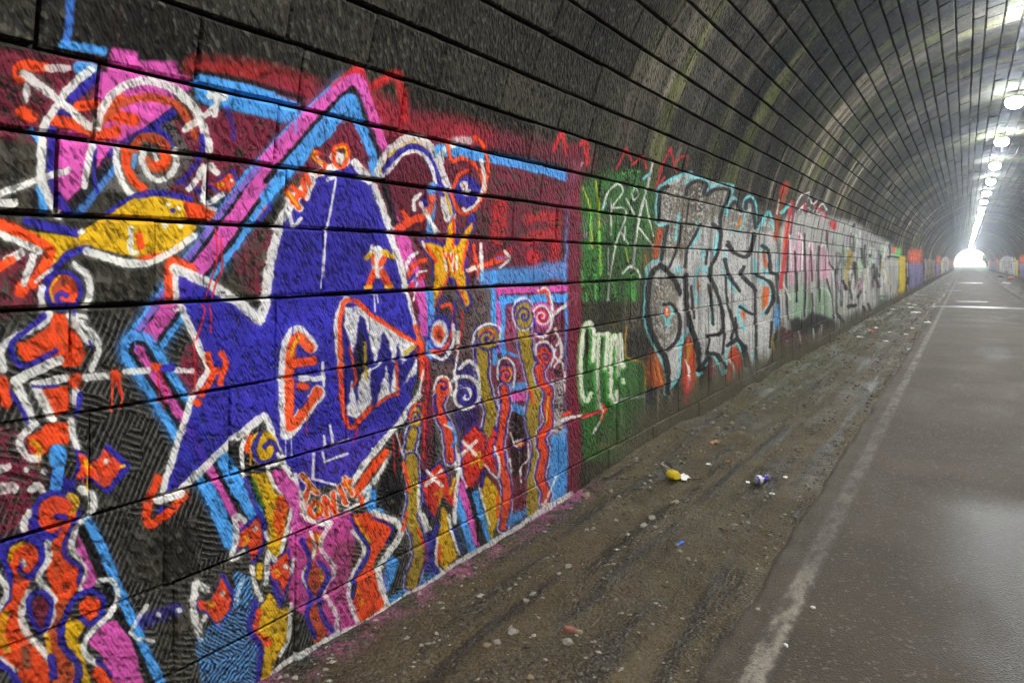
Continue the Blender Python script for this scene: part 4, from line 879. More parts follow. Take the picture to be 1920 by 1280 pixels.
wall_l = tag(empty('tunnel_wall', (XC - RAD, 0, 0)), 'stone block tunnel wall painted with the blue fish mural and grey letters', 'wall')
vault = tag(empty('tunnel_vault', (XC, 0, ZC)), 'dark sooty stone vault with long bed joints over the path', 'vault')
wall_r = tag(empty('tunnel_wall', (XC + RAD, 0, 0)), 'stone tunnel wall covered in pale tags beside the narrow litter-strewn verge', 'wall')
blocks = {0: [], 1: [], 2: []}
for i in range(len(JOINTS) - 1):
    grp = 0 if i < SPLIT_L else (2 if i >= SPLIT_R else 1)
    cuts = course_cuts(i)
    for y0, y1 in zip(cuts[:-1], cuts[1:]):
        if y1 - y0 < .05: continue
        area = 0.0
        if grp != 2 and y1 > .3 and y0 < 70:
            pp = []
            for s in (JOINTS[i], JOINTS[i + 1]):
                for y in (max(y0, .2), max(y1, .25)):
                    x, z = profile(s); u, v, d = project(x, y, z)
                    pp.append((min(max(u, 0), 1920), min(max(v, 0), 1280)) if d > .1 else (0, 0))
            us = [p[0] for p in pp]; vs = [p[1] for p in pp]
            area = (max(us) - min(us)) * (abs(pp[0][1] - pp[2][1]) + abs(pp[1][1] - pp[3][1])) / 2
        blocks[grp].append((area, JOINTS[i], JOINTS[i + 1], y0, y1))
for grp, parent in ((0, wall_l), (1, vault), (2, wall_r)):
    bl = sorted(blocks[grp], key=lambda b: -b[0])
    single = [b for b in bl[:300] if b[0] > 60]
    rest = bl[len(single):]
    px, py_, pz = parent.location
    for (ar, s0, s1, y0, y1) in single:
        V, Fc = block_mesh(s0, s1, y0, y1, rnd, True)
        mx, mz = profile((s0 + s1) / 2); my = (y0 + y1) / 2
        V = [(x - mx, y - my, z - mz) for x, y, z in V]
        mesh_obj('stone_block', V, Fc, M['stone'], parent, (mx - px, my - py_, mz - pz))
    V, Fc = [], []
    for (ar, s0, s1, y0, y1) in rest:
        v, f = block_mesh(s0, s1, y0, y1, rnd, False)
        n = len(V); V += [(x - px, y - py_, z - pz) for x, y, z in v]; Fc += [tuple(q + n for q in fc) for fc in f]
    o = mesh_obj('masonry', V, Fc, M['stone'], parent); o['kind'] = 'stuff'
    # packing in the joints: pointed nearly flush in the lower courses, washed out deep above
    lo, hi = {0: (JOINTS[0], JOINTS[SPLIT_L]), 1: (JOINTS[SPLIT_L], JOINTS[SPLIT_R]), 2: (JOINTS[SPLIT_R], JOINTS[-1])}[grp]
    spans = [(lo, hi, .042, 'mortar')] if grp != 0 else [(lo, 1.25, .0135, 'stone'), (1.25, hi, .042, 'mortar')]
    ys = [Y_NEAR, 0, 10, 40, 90, Y_FAR]
    m = len(ys)
    for (lo_, hi_, dep_, mt_) in spans:
        ns = max(2, int((hi_ - lo_) / .2)); V = []
        for k in range(ns + 1):
            x, z = profile(lo_ + (hi_ - lo_) * k / ns, dep_)
            V += [(x - px, y - py_, z - pz) for y in ys]
        Fc = [(k * m + j, (k + 1) * m + j, (k + 1) * m + j + 1, k * m + j + 1) for k in range(ns) for j in range(m - 1)]
        mesh_obj('mortar', V, Fc, M[mt_], parent)

# earth over the lining so that no daylight leaks through the joints
def hood(name, y0, y1, d):
    n = 40; V = []; Fc = []
    for k in range(n + 1):
        x, z = profile(-.3 + (S_END + .6) * k / n, d)
        V += [(x, y0, z), (x, y1, z)]
    Fc = [(2 * k, 2 * k + 1, 2 * k + 3, 2 * k + 2) for k in range(n)]
    return mesh_obj(name, V, Fc, M['mortar'])
tag(hood('earth_cover', Y_NEAR, Y_FAR, .30), kind='structure')

# portal face at the far end: voussoir ring stones in a masonry wall
def portal(y, sgn, label):
    root = tag(empty('tunnel_portal', (XC, y, 0)), label, 'portal')
    n = 40; V = []; Fc = []
    for k in range(n + 1):
        x, z = profile(S_END * k / n, .02)
        t = k / n; ox = -9 + 18 * t
        V += [(x - XC, 0, z), (ox, 0, 7.0), (x - XC, sgn * .5, z), (ox, sgn * .5, 7.0)]
    for k in range(n):
        q = 4 * k
        Fc += [(q, q + 4, q + 5, q + 1), (q + 2, q + 3, q + 7, q + 6), (q + 1, q + 5, q + 7, q + 3), (q, q + 2, q + 6, q + 4)]
    Fc += [(0, 1, 3, 2), (4 * n, 4 * n + 2, 4 * n + 3, 4 * n + 1)]
    V += [(-9, 0, 0), (XC - RAD - .02 - XC, 0, 0), (-9, sgn * .5, 0), (-RAD - .02, sgn * .5, 0), (9, 0, 0), (RAD + .02, 0, 0), (9, sgn * .5, 0), (RAD + .02, sgn * .5, 0)]
    b = 4 * (n + 1)
    Fc += [(b, b + 1, 1), (b + 2, 3, b + 3), (b, 1, 3, b + 2), (b + 4, 4 * n + 1, b + 5), (b + 6, b + 7, 4 * n + 3), (b + 4, b + 6, 4 * n + 3, 4 * n + 1)]
    mesh_obj('face_wall', V, Fc, M['coping'], root)
    for k in range(21):
        s0, s1 = ZC + math.pi * RAD * k / 21 + .01, ZC + math.pi * RAD * (k + 1) / 21 - .01
        P8 = []
        for yy in (sgn * .50, sgn * .58):
            for s, d in ((s0, .03), (s1, .03), (s1, .5), (s0, .5)):
                x, z = profile(s, d); P8.append((x - XC, yy, z))
        mesh_obj('ring_stone', P8, [(0, 1, 2, 3), (4, 7, 6, 5), (0, 4, 5, 1), (1, 5, 6, 2), (2, 6, 7, 3), (3, 7, 4, 0)], M['coping'], root)
portal(Y_FAR, 1, 'stone portal where the tunnel opens to bright daylight')

# ------------------------------------------------------------------ ground
G = 400
mesh_obj('ground', [(-G, -G, -.12), (G, -G, -.12), (G, G, -.12), (-G, G, -.12)], [(0, 1, 2, 3)], M['grass'])['kind'] = 'structure'

def rows():
    ys = [-13.9]
    while ys[-1] < 179.9:
        y = ys[-1]
        st = .03 if .8 < y < 7 else (.06 if 7 <= y < 14 else (.5 if y < 0 else .1 + (y - 12) * .02))
        ys.append(y + max(st, .03))
    return np.array(ys)
YS = rows()
def vnoise(x, y, seed):
    xi = np.floor(x).astype(int); yi = np.floor(y).astype(int); fx = x - xi; fy = y - yi
    fx = fx * fx * (3 - 2 * fx); fy = fy * fy * (3 - 2 * fy)
    def h(a, b):
        n = (a * 374761393 + b * 668265263 + seed * 144665) & 0x7fffffff
        n = ((n ^ (n >> 13)) * 1274126177) & 0x7fffffff
        return ((n ^ (n >> 16)) & 0xffff) / 65535.0
    return (h(xi, yi) * (1 - fx) + h(xi + 1, yi) * fx) * (1 - fy) + (h(xi, yi + 1) * (1 - fx) + h(xi + 1, yi + 1) * fx) * fy
def verge_z(x, y):
    rut = .020 * (vnoise(x * 7.5, y * .35, 3) - .5) + .016 * (vnoise(x * 16, y * .6, 5) - .5)
    lump = .014 * (vnoise(x * 9, y * 9, 8) - .5) + .008 * (vnoise(x * 26, y * 26, 9) - .5)
    bank = np.clip((-1.75 - x) / .35, 0, 1) ** 1.5 * .075 * np.clip((y - 3.6) / 1.6, .12, 1) * (.5 + vnoise(x * 2, y * 1.7, 4))
    return rut + lump + bank
def verge(name, x0, x1, nx, fn):
    xs = np.linspace(x0, x1, nx)
    Xg, Yg = np.meshgrid(xs, YS)
    Zg = fn(Xg, Yg)
    V = np.stack([Xg, Yg, Zg], -1).reshape(-1, 3)
    n = len(YS); idx = np.arange(n * nx).reshape(n, nx)
    Q = np.stack([idx[:-1, :-1], idx[:-1, 1:], idx[1:, 1:], idx[1:, :-1]], -1).reshape(-1, 4)
    return tag(mesh_obj(name, V.tolist(), Q.tolist(), M['dirt'], smooth=True), kind='structure')
verge('dirt_verge', XC - RAD - .035, -.77, 46, verge_z)
verge('dirt_verge', 1.90, XC + RAD + .035, 16, lambda x, y: verge_z(XC * 2 - x, y) * .8)

# asphalt path with a crumbling left edge
def edge_l(y): return -.80 + .022 * (vnoise(np.array(y * 3.1), np.array(0.5), 21) - .5) * 2 + .012 * (vnoise(np.array(y * 13.0), np.array(2.5), 22) - .5) * 2
V, Fc = [], []
PATH_Z = .024
ysp = np.concatenate([YS, np.arange(181, 262, 3.0)])
for y in ysp:
    e = float(edge_l(y)); f = 1.96 + .03 * float(vnoise(np.array(y * 2.0), np.array(4.5), 25))
    cz = lambda x: PATH_Z + .012 * math.sin((x + .8) / 2.76 * math.pi) + .004 * (float(vnoise(np.array(x * 1.5), np.array(y * .8), 31)) - .5)
    V += [(e - .012, y, -.03), (e, y, PATH_Z - .008), (e + .03, y, PATH_Z)] + [(x, y, cz(x)) for x in (-.55, -.2, .2, .6, 1.0, 1.4, 1.75)] + [(f, y, PATH_Z), (f + .012, y, -.03)]
m = 12
for k in range(len(ysp) - 1):
    Fc += [(k * m + j, k * m + j + 1, (k + 1) * m + j + 1, (k + 1) * m + j) for j in range(m - 1)]
path_o = tag(mesh_obj('path', V, Fc, M['asphalt'], smooth=True), kind='structure')
def path_top(x, y):
    return PATH_Z + .012 * math.sin((x + .8) / 2.76 * math.pi) + .004 * (float(vnoise(np.array(x * 1.5), np.array(y * .8), 31)) - .5)
# worn edge line
V, Fc = [], []
for y in YS:
    if y < -3 or y > 120: continue
    for x in (-.685, -.63, -.575):
        V.append((x + .008 * (float(vnoise(np.array(y * 9.0), np.array(x * 50), 41)) - .5), y, path_top(x, y) + .005))
Fc = [(3 * k + j, 3 * k + j + 1, 3 * k + j + 4, 3 * k + j + 3) for k in range(len(V) // 3 - 1) for j in (0, 1)]
tag(mesh_obj('edge_line', V, Fc, M['line'], path_o), kind='structure')
# pale strips across the path, painted as reflections on its wet bands
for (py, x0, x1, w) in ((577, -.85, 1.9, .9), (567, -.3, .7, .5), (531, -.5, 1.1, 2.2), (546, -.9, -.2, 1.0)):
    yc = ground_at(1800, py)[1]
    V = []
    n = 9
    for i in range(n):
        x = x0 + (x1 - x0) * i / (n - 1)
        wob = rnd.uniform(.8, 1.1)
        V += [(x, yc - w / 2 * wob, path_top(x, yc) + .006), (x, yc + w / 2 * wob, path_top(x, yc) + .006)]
    mesh_obj('reflection_strip', V, [(2 * i, 2 * i + 2, 2 * i + 3, 2 * i + 1) for i in range(n - 1)], M['reflection_tone'], path_o)
# ------------------------------------------------------------------ lamps along the crown
LX, LZ, L0, LSTEP = .75, EYE + 2.93, 15.6, 4.9
def lamp_mesh():
    bm = bmesh.new()
    prof = [(.0, .055), (.115, .055), (.125, .03), (.125, .0), (.11, -.004)]
    return prof
def lathe(prof, n=18):
    V, Fc = [], []
    for r, z in prof:
        for k in range(n):
            a = 2 * math.pi * k / n
            V.append((r * math.cos(a), r * math.sin(a), z))
    for i in range(len(prof) - 1):
        for k in range(n):
            Fc.append((i * n + k, i * n + (k + 1) % n, (i + 1) * n + (k + 1) % n, (i + 1) * n + k))
    Fc.append(tuple(range(n))[::-1]); Fc.append(tuple(range((len(prof) - 1) * n, len(prof) * n)))
    return V, Fc
lamp_root = empty('tunnel_lamp', (LX, L0, LZ))
tag(lamp_root, 'round lit bulkhead lamp in the line along the vault crown', 'lamp', 'lamps along the tunnel crown')
hv, hf = lathe([(.03, .14), (.09, .13), (.12, .105), (.125, .08), (.11, .075)])
housing = mesh_obj('housing', hv, hf, M['lamp_body'], lamp_root, smooth=True)
dv, df = lathe([(.112, .078), (.138, .04), (.142, .0), (.122, -.05), (.085, -.085), (.03, -.10)])
diffuser = mesh_obj('diffuser', dv, df, M['lamp_glow'], lamp_root, smooth=True)
sv, sf = lathe([(.012, .24), (.012, .13)], 8)
stem = mesh_obj('stem', sv, sf, M['lamp_body'], lamp_root)
ld = bpy.data.lights.new('lamp_light', 'SPOT'); ld.energy = LAMP_W; ld.shadow_soft_size = .06; ld.color = (1.0, .985, .95)
ld.spot_size = math.radians(168); ld.spot_blend = .55
light = bpy.data.objects.new('lamp_light', ld); COL.objects.link(light); light.parent = lamp_root; light.location = (0, 0, -.16)
k = -6
while L0 + k * LSTEP < Y_FAR - 2:
    y = L0 + k * LSTEP
    if k != 0 and y > Y_NEAR + 1:
        r = lamp_root.copy(); COL.objects.link(r); r.location = (LX + rnd.uniform(-.02, .02), y + rnd.uniform(-.08, .08), LZ)
        for ch in (housing, diffuser, stem, light):
            c = ch.copy(); COL.objects.link(c); c.parent = r
    k += 1

# ------------------------------------------------------------------ loose stones
def rock_bm(r, sub=1, flat=.6, sharp=.25):
    bm = bmesh.new()
    bmesh.ops.create_icosphere(bm, subdivisions=sub, radius=.5)
    for v in bm.verts:
        v.co *= 1 + r.uniform(-sharp, sharp)
        v.co.z *= flat
    return bm
def vz(x, y): return float(verge_z(np.array([x]), np.array([y]))[0])
def ground_z(x, y): return path_top(x, y) if -.8 < x < 1.96 else vz(x, y)
Z7 = lambda x, y: (900 + x / 1.882, 860 + y / 1.882)
STONES = [(Z7(310, 640), 24, 'rock'), (Z7(345, 600), 18, 'rock_tan'), (Z7(115, 615), 21, 'rock'), (Z7(25, 665), 15, 'rock_tan'), (Z7(62, 655), 17, 'rock'), (Z7(187, 475), 17, 'rock'), (Z7(162, 495), 15, 'rock'), (Z7(278, 405), 13, 'rock'),
          (Z7(605, 210), 20, 'rock'), (Z7(577, 240), 15, 'rock'), (Z7(690, 152), 17, 'rock'), (Z7(945, 220), 11, 'rock'), (Z7(1062, 203), 14, 'rock_dark'), (Z7(1118, 205), 12, 'rock_dark'), (Z7(1005, 145), 9, 'rock'), (Z7(1030, 122), 9, 'rock'),
          (Z7(630, 397), 10, 'rock_tan'), (Z7(500, 550), 9, 'rock'), (Z7(480, 490), 9, 'rock'), (Z7(706, 327), 12, 'rock'), (Z7(372, 142), 18, 'rock_tan'), (Z7(568, 104), 13, 'rock_dark'), (Z7(580, 92), 10, 'rock'), (Z7(980, 551), 11, 'rock'),
          (Z7(178, 765), 17, 'rock_tan'), (Z7(405, 650), 10, 'rock'), (Z7(312, 380), 15, 'rock'), (Z7(402, 245), 10, 'rock'), (Z7(640, 260), 9, 'rock'), (Z7(470, 380), 12, 'rock'), (Z7(230, 700), 11, 'rock'), (Z7(610, 580), 8, 'rock'),
          ((1346, 806), 10, 'rock'), ((1390, 812), 11, 'rock_tan'), ((1412, 819), 7, 'rock'), ((1462, 787), 7, 'rock_tan'), ((1422, 842), 7, 'rock'), ((1465, 843), 9, 'rock'), ((1454, 755), 10, 'rock'), ((1432, 766), 9, 'rock'), ((1336, 797), 12, 'rock'), ((1470, 738), 9, 'rock'), ((1500, 726), 9, 'rock'), ((1488, 744), 8, 'rock'), ((1520, 700), 8, 'rock'), ((1545, 690), 7, 'rock'),
          ((1393, 801), 13, 'rock'), ((1372, 795), 12, 'rock'), ((1145, 927), 12, 'rock'), ((1160, 934), 10, 'rock'), ((1100, 935), 12, 'rock_tan'), ((1332, 870), 7, 'rock'), ((1010, 1160), 9, 'rock'), ((1110, 1206), 8, 'rock')]
SLAB = {'rock': 'pale grey loose stone lying on the dirt verge', 'rock_tan': 'tan brown loose stone lying on the dirt verge', 'rock_dark': 'dark damp loose stone beside the crumbling asphalt edge'}
for (p, size, mt) in STONES:
    x, y, _ = ground_at(*p)
    if x < XC - RAD + .03: x = XC - RAD + .05
    dep = -x * SI + y * CO
    w = .9 * size * dep / FPX
    o = bm_obj('stone', rock_bm(rnd, 2 if size > 14 else 1, rnd.uniform(.45, .7)), M[mt], None, (x, y, ground_z(x, y) + w * .07), (rnd.uniform(-.2, .2), rnd.uniform(-.2, .2), rnd.uniform(0, 6)))
    o.scale = (w * rnd.uniform(.9, 1.3), w * rnd.uniform(.7, 1.0), w)
    tag(o, SLAB[mt], 'stone', 'loose stones, ' + {'rock': 'pale', 'rock_tan': 'tan', 'rock_dark': 'dark'}[mt])
# two pale chips on the asphalt
for p, lab in (((1474, 1225), 'white stone chip lying on the worn edge line'), ((1524, 1153), 'white stone chip lying on bare asphalt beside the edge line')):
    x, y, _ = ground_at(*p); w = 13 * (-x * SI + y * CO) / FPX
    o = bm_obj('stone_chip', rock_bm(rnd, 1, .45), M['white_plastic'], None, (x, y, path_top(x, y) + w * .14 + .004), (0, 0, rnd.uniform(0, 6))); o.scale = (w, w * .65, w)
    tag(o, lab, 'stone')
# brick chip
x, y, _ = ground_at(1066, 1180)
bm = bmesh.new(); bmesh.ops.create_cube(bm, size=1)
for v in bm.verts: v.co = (v.co.x * .05 + rnd.uniform(-.006, .006), v.co.y * .028 + rnd.uniform(-.004, .004), v.co.z * .022 + rnd.uniform(-.004, .004))
bmesh.ops.bevel(bm, geom=bm.edges[:], offset=.004, segments=2, affect='EDGES')
tag(bm_obj('brick_fragment', bm, M['brick_red'], None, (x, y, vz(x, y) + .008), (.1, .15, .6)), 'broken red brick chip beside a tan stone', 'brick')

# grit: too small and too many to count
V, Fc = [], []
OCT = [(1, 0, 0), (-1, 0, 0), (0, 1, 0), (0, -1, 0), (0, 0, .7), (0, 0, -.7)]
OF = [(0, 2, 4), (2, 1, 4), (1, 3, 4), (3, 0, 4), (2, 0, 5), (1, 2, 5), (3, 1, 5), (0, 3, 5)]
for k in range(11000):
    t = rnd.random()
    y = .9 + 26 * t ** 2.2
    q = rnd.random()
    if q < .30: x = XC - RAD + .02 + abs(rnd.gauss(0, .11))
    elif q < .48: x = -1.78 + rnd.gauss(0, .03) + .03 * math.sin(y)
    elif q < .60: x = -1.45 + rnd.gauss(0, .03) + .03 * math.sin(y * .8 + 1)
    elif q < .72: x = -1.12 + rnd.gauss(0, .035)
    elif q < .84: x = -.86 + rnd.gauss(0, .03)
    else: x = rnd.uniform(-2.08, -.83)
    if not (-2.09 < x < -.81): continue
    w = min(.0022 + rnd.expovariate(1 / .0032), .014) * (1 + y * .05)
    a = rnd.uniform(0, 6.3); ca, sa = math.cos(a), math.sin(a)
    z = vz(x, y) + w * .2
    n = len(V); e = [rnd.uniform(.65, 1.3) for _ in range(6)]
    for (p, s) in zip(OCT, e):
        ux, uy, uz = p[0] * s * w * 1.25, p[1] * s * w * .8, p[2] * s * w * .8
        V.append((x + ux * ca - uy * sa, y + ux * sa + uy * ca, z + uz))
    Fc += [tuple(i + n for i in f) for f in OF]
tag(mesh_obj('gravel', V, Fc, M['grit']), 'fine loose grit strewn over the dirt verge', 'gravel', kind='stuff')

# ------------------------------------------------------------------ litter
def crumple(bm, r, amt):
    for v in bm.verts: v.co += Vector((r.uniform(-amt, amt), r.uniform(-amt, amt), r.uniform(-amt, amt)))
def on_verge(p, dz=0.0):
    x, y, _ = ground_at(*p); return (x, y, ground_z(x, y) + dz)
# yellow plastic tub lying on its side, with a rim
x, y, z = on_verge((1262, 899))
tub = tag(empty('plastic_tub', (x, y, z + .036), .9), 'squashed yellow plastic tub lying on the verge next to a white wrapper', 'tub')
tv, tf = lathe([(.022, -.045), (.036, -.043), (.040, -.03), (.041, .0), (.036, .03), (.026, .046), (.022, .046), (.020, -.02)], 20)
tb = mesh_obj('body', tv, tf, M['yellow_plastic'], tub, smooth=True); tb.rotation_euler = (math.radians(84), 0, 0); tb.scale = (1, .8, 1)
rv, rf = lathe([(.024, .044), (.030, .045), (.030, .052), (.024, .053)], 20)
rr = mesh_obj('rim', rv, rf, M['yellow_plastic'], tub); rr.rotation_euler = (math.radians(84), 0, 0); rr.scale = (1, .8, 1)
# crumpled wrappers
def wrapper(name, p, size, mat, label, seed, cat='wrapper', lift=.35, mat2=None, group=None):
    r = random.Random(seed)
    x, y, z = on_verge(p)
    n = 7
    V = []
    for i in range(n):
        for j in range(n):
            u, v = i / (n - 1) - .5, j / (n - 1) - .5
            f = r.uniform(.25, 1) * lift * (1 if (i + j + seed) % 2 else .35)
            V.append((u * size * (1 + r.uniform(-.15, .15)), v * size * .7 * (1 + r.uniform(-.2, .2)), size * f * (1 - 1.2 * (u * u + v * v))))
    Fc = [(i * n + j, (i + 1) * n + j, (i + 1) * n + j + 1, i * n + j + 1) for i in range(n - 1) for j in range(n - 1)]
    o = mesh_obj(name, V, Fc, mat, None, (x, y, z + .004))
    o.rotation_euler = (0, 0, r.uniform(0, 6.28))
    md = o.modifiers.new('thickness', 'SOLIDIFY'); md.thickness = .0012
    if mat2:
        o.data.materials.append(mat2)
        for pl in o.data.polygons:
            if pl.index % 3 == 0 or pl.center.x > size * .12: pl.material_index = 1
    return tag(o, label, cat, group)
wrapper('wrapper', (1283, 899), .085, M['paper'], 'white crumpled wrapper against the yellow tub', 3, mat2=None, lift=.5)
# drinks can, crushed
x, y, z = on_verge((1428, 906))
can = tag(empty('drinks_can', (x, y, z + .026), -.55), 'crushed purple and silver drinks can on the dirt verge', 'can')
cv, cf = lathe([(.022, -.055), (.026, -.05), (.028, -.03), (.020, -.012), (.024, .005), (.029, .02), (.030, .042), (.024, .052), (.019, .054)], 18)
rc = random.Random(9)
cv = [(a * rc.uniform(.88, 1.08), b * rc.uniform(.75, .95), c) for a, b, c in cv]
cb = mesh_obj('body', cv, cf, M['purple_foil'], can); cb.rotation_euler = (math.radians(90), 0, 0)
lv, lf = lathe([(.004, .0555), (.018, .0555), (.0215, .057), (.0215, .053)], 18)
cl = mesh_obj('lid', lv, lf, M['silver'], can); cl.rotation_euler = (math.radians(90), 0, 0)
bv, bf = lathe([(.006, -.0545), (.018, -.0575), (.0225, -.0545), (.0225, -.052)], 18)
cbt = mesh_obj('base', bv, bf, M['silver'], can); cbt.rotation_euler = (math.radians(90), 0, 0)
wv, wf = lathe([(.0295, .012), (.0312, .022), (.0312, .032), (.0295, .038)], 18)
cw_ = mesh_obj('white_band', wv, wf, M['white_plastic'], can); cw_.rotation_euler = (math.radians(90), 0, 0)
# blue lighter
x, y, z = on_verge((1276, 1020))
lit = tag(empty('cigarette_lighter', (x, y, z + .009), math.radians(-8)), 'blue plastic cigarette lighter lying in the dirt', 'lighter')
bm = bmesh.new(); bmesh.ops.create_cube(bm, size=1)
for v in bm.verts: v.co = (v.co.x * .023, v.co.y * .058, v.co.z * .014)
bmesh.ops.bevel(bm, geom=bm.edges[:], offset=.0055, segments=3, affect='EDGES')
bm_obj('body', bm, M['blue_plastic'], lit, smooth=True)
bm = bmesh.new(); bmesh.ops.create_cube(bm, size=1)
for v in bm.verts: v.co = (v.co.x * .019, v.co.y * .014 - .0365, v.co.z * .012)
bmesh.ops.bevel(bm, geom=bm.edges[:], offset=.002, segments=2, affect='EDGES')
bm_obj('metal_hood', bm, M['silver'], lit)
# twigs and a pale stick
def stick(p, length, rad, rz, mat, label):
    x, y, z = on_verge(p)
    n = 7; pts = [(-length / 2 + length * i / n, rnd.uniform(-.006, .006), rad * .7 + rnd.uniform(0, .004)) for i in range(n + 1)]
    V, Fc = [], []
    for i, q in enumerate(pts):
        rr = rad * (1 - .5 * i / n)
        for k in range(6):
            a = k * math.pi / 3; V.append((q[0], q[1] + rr * math.cos(a), q[2] + rr * math.sin(a)))
    for i in range(n):
        for k in range(6): Fc.append((i * 6 + k, i * 6 + (k + 1) % 6, (i + 1) * 6 + (k + 1) % 6, (i + 1) * 6 + k))
    Fc += [tuple(range(6)), tuple(range(n * 6, n * 6 + 6))]
    o = mesh_obj('twig', V, Fc, mat, None, (x, y, z)); o.rotation_euler = (0, 0, rz)
    return tag(o, label, 'twig')
stick((1308, 897), .14, .008, YAW + .1, M['wood'], 'dark wet twig poking out past the white wrapper')
stick((1247, 880), .13, .009, math.radians(-75) + YAW, M['pale_wood'], 'pale peeled stick behind the yellow tub')
stick((1256, 884), .07, .008, math.radians(-60) + YAW, M['pale_wood'], 'short straw-coloured stick end behind the yellow tub')
def leaf(p, size, label, seed):
    r = random.Random(seed); x, y, z = on_verge(p)
    n = 8; V = [(0, 0, .008)]
    for k in range(n * 2):
        a = math.pi * k / n; w = size * (.55 if k % 2 else .42)
        V.append((w * math.cos(a) * 1.2, w * math.sin(a) * .7, .004 + r.uniform(0, .016)))
    o = mesh_obj('dead_leaf', V, [(0, k + 1, (k + 1) % (2 * n) + 1) for k in range(2 * n)], M['leaf'], None, (x, y, z + .003)); o.rotation_euler = (0, 0, r.uniform(0, 6))
    md = o.modifiers.new('thickness', 'SOLIDIFY'); md.thickness = .0015
    return tag(o, label, 'leaf')
leaf((1340, 830), .10, 'curled brown dead leaf close under the grey letters', 1)
leaf((1366, 867), .05, 'small orange dead leaf on open dirt', 2)
# scraps further along the verge
wrapper('carton', (1634, 621), .15, M['paper'], 'crushed white and red carton at the foot of the pale tags', 4, 'carton', .4, M['paper_red'])
wrapper('paper_scrap', (1642, 615), .13, M['paper'], 'white paper scrap lying just beyond the red and white carton', 5, 'paper', .35)
wrapper('paper_scrap', (1717, 587), .26, M['paper'], 'largest white paper scrap, lying past the yellow painted stripe', 6, 'paper', .3)
for k, (p, s) in enumerate((((1704, 570), .15), ((1715, 572), .14), ((1709, 577), .18), ((1674, 583), .14), ((1668, 623), .09), ((1699, 626), .10), ((1711, 616), .10), ((1612, 632), .11), ((1661, 640), .10), ((1751, 575), .10))):
    wrapper('paper_scrap', p, s, M['paper'], 'small white paper scrap dropped on the dirt verge', 20 + k, 'paper', .3, group='paper scraps on the dirt verge')
wrapper('paper_scrap', (1739, 607), .14, M['paper'], 'white paper scrap right beside the far edge line', 40, 'paper', .35)
wrapper('paper_scrap', (1707, 655), .085, M['paper'], 'white paper scrap alone on bare dirt beside the edge line', 41, 'paper', .35)
for k, p in enumerate(((1328, 869), (1473, 893), (1448, 924), (1402, 904))):
    wrapper('cigarette_packet_scrap', p, .035, M['paper'], 'tiny white paper flake on the rutted dirt', 50 + k, 'paper', .3, group='paper flakes on the rutted dirt')
# rubbish on the far verge by the other wall
def bag(p, size, mat, label, seed, name='plastic_bag'):
    r = random.Random(seed); x, y, _ = ground_at(*p)
    bm = rock_bm(r, 3, .5, .12)
    o = bm_obj(name, bm, mat, None, (x, y, size * .18), (0, 0, r.uniform(0, 6)), True); o.scale = (size * 1.3, size * .8, size)
    return tag(o, label, 'bag')
bag((1876, 520), .62, M['bag_black'], 'black plastic bag dumped on the far verge', 1)
bag((1896, 524), .70, M['bag_pink'], 'faded red plastic bag dumped on the far verge', 2)
for k, p in enumerate(((1884, 531), (1891, 532))):
    wrapper('paper_scrap', p, .34, M['paper'], 'white scrap lying in front of the faded red bag', 60 + k, 'paper', .4, group='scraps by the red bag')

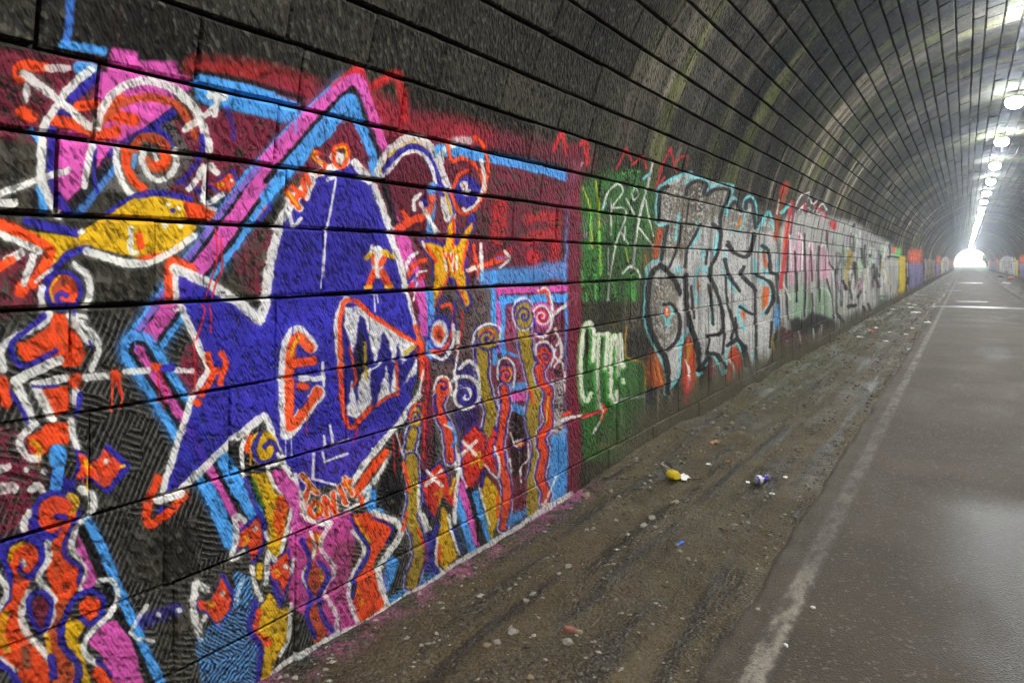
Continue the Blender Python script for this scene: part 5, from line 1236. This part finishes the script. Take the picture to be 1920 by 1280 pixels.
# ------------------------------------------------------------------ outside the far portal
def bush(name, loc, rx, rz_, n, label, seed, trunk=True, cat='shrub'):
    r = random.Random(seed)
    root = tag(empty(name, loc), label, cat)
    V, Fc = [], []
    lobes = [(r.uniform(-.5, .5) * rx, r.uniform(-.5, .5) * rx, rz_ * r.uniform(.45, .95), r.uniform(.35, .6) * rx) for _ in range(9)]
    for k in range(n):
        lx, ly, lz, lr = r.choice(lobes)
        while True:
            d = Vector((r.gauss(0, 1), r.gauss(0, 1), r.gauss(0, 1)))
            if d.length > .1: break
        d = d.normalized() * lr * r.uniform(.6, 1.0)
        c = Vector((lx, ly, lz)) + d
        if c.z < .1: c.z = .1
        a = Vector((r.gauss(0, 1), r.gauss(0, 1), r.gauss(0, 1))).normalized() * r.uniform(.10, .22)
        b = a.cross(Vector((r.gauss(0, 1), r.gauss(0, 1), r.gauss(0, 1)))).normalized() * r.uniform(.08, .16)
        q = len(V); V += [tuple(c - a), tuple(c + b), tuple(c + a), tuple(c - b)]; Fc.append((q, q + 1, q + 2, q + 3))
    mesh_obj('crown', V, Fc, M['foliage'], root)
    tv, tf = lathe([(.14, 0), (.11, rz_ * .3), (.07, rz_ * .7)], 8)
    mesh_obj('trunk', tv, tf, M['bark'], root)
bush('shrub', (5.6, 196, -.1), 2.6, 3.2, 2600, 'bright green shrub in daylight just outside the portal', 1)
bush('tree', (14, 225, -.1), 5.0, 8.0, 4200, 'pale sunlit tree standing well outside the portal', 2, cat='tree')
bush('shrub', (-6.5, 205, -.1), 2.4, 2.6, 2200, 'leafy shrub at the other side outside the portal', 3)

# ------------------------------------------------------------------ thin haze veiling the tunnel, also added for the glow round the lamps
HAZE = .0015
HX, HY0, HY1, HZ0, HZ1 = 420.0, -400.0, 420.0, -1.2, 12.0
hv = [(-HX, HY0, HZ0), (HX, HY0, HZ0), (HX, HY1, HZ0), (-HX, HY1, HZ0), (-HX, HY0, HZ1), (HX, HY0, HZ1), (HX, HY1, HZ1), (-HX, HY1, HZ1)]
hz = mesh_obj('haze', hv, [(0, 3, 2, 1), (4, 5, 6, 7), (0, 1, 5, 4), (1, 2, 6, 5), (2, 3, 7, 6), (3, 0, 4, 7)])
hm = bpy.data.materials.new('glow_haze'); hm.use_nodes = True
hm.node_tree.nodes.remove(hm.node_tree.nodes['Principled BSDF'])
pv = hm.node_tree.nodes.new('ShaderNodeVolumePrincipled')
pv.inputs['Color'].default_value = (.88, .93, 1.0, 1); pv.inputs['Density'].default_value = HAZE; pv.inputs['Anisotropy'].default_value = .86
hm.node_tree.links.new(pv.outputs[0], hm.node_tree.nodes['Material Output'].inputs['Volume'])
hz.data.materials.append(hm)
tag(hz, 'thin haze veiling the tunnel, added for the glow round the lamps', 'haze', kind='stuff')
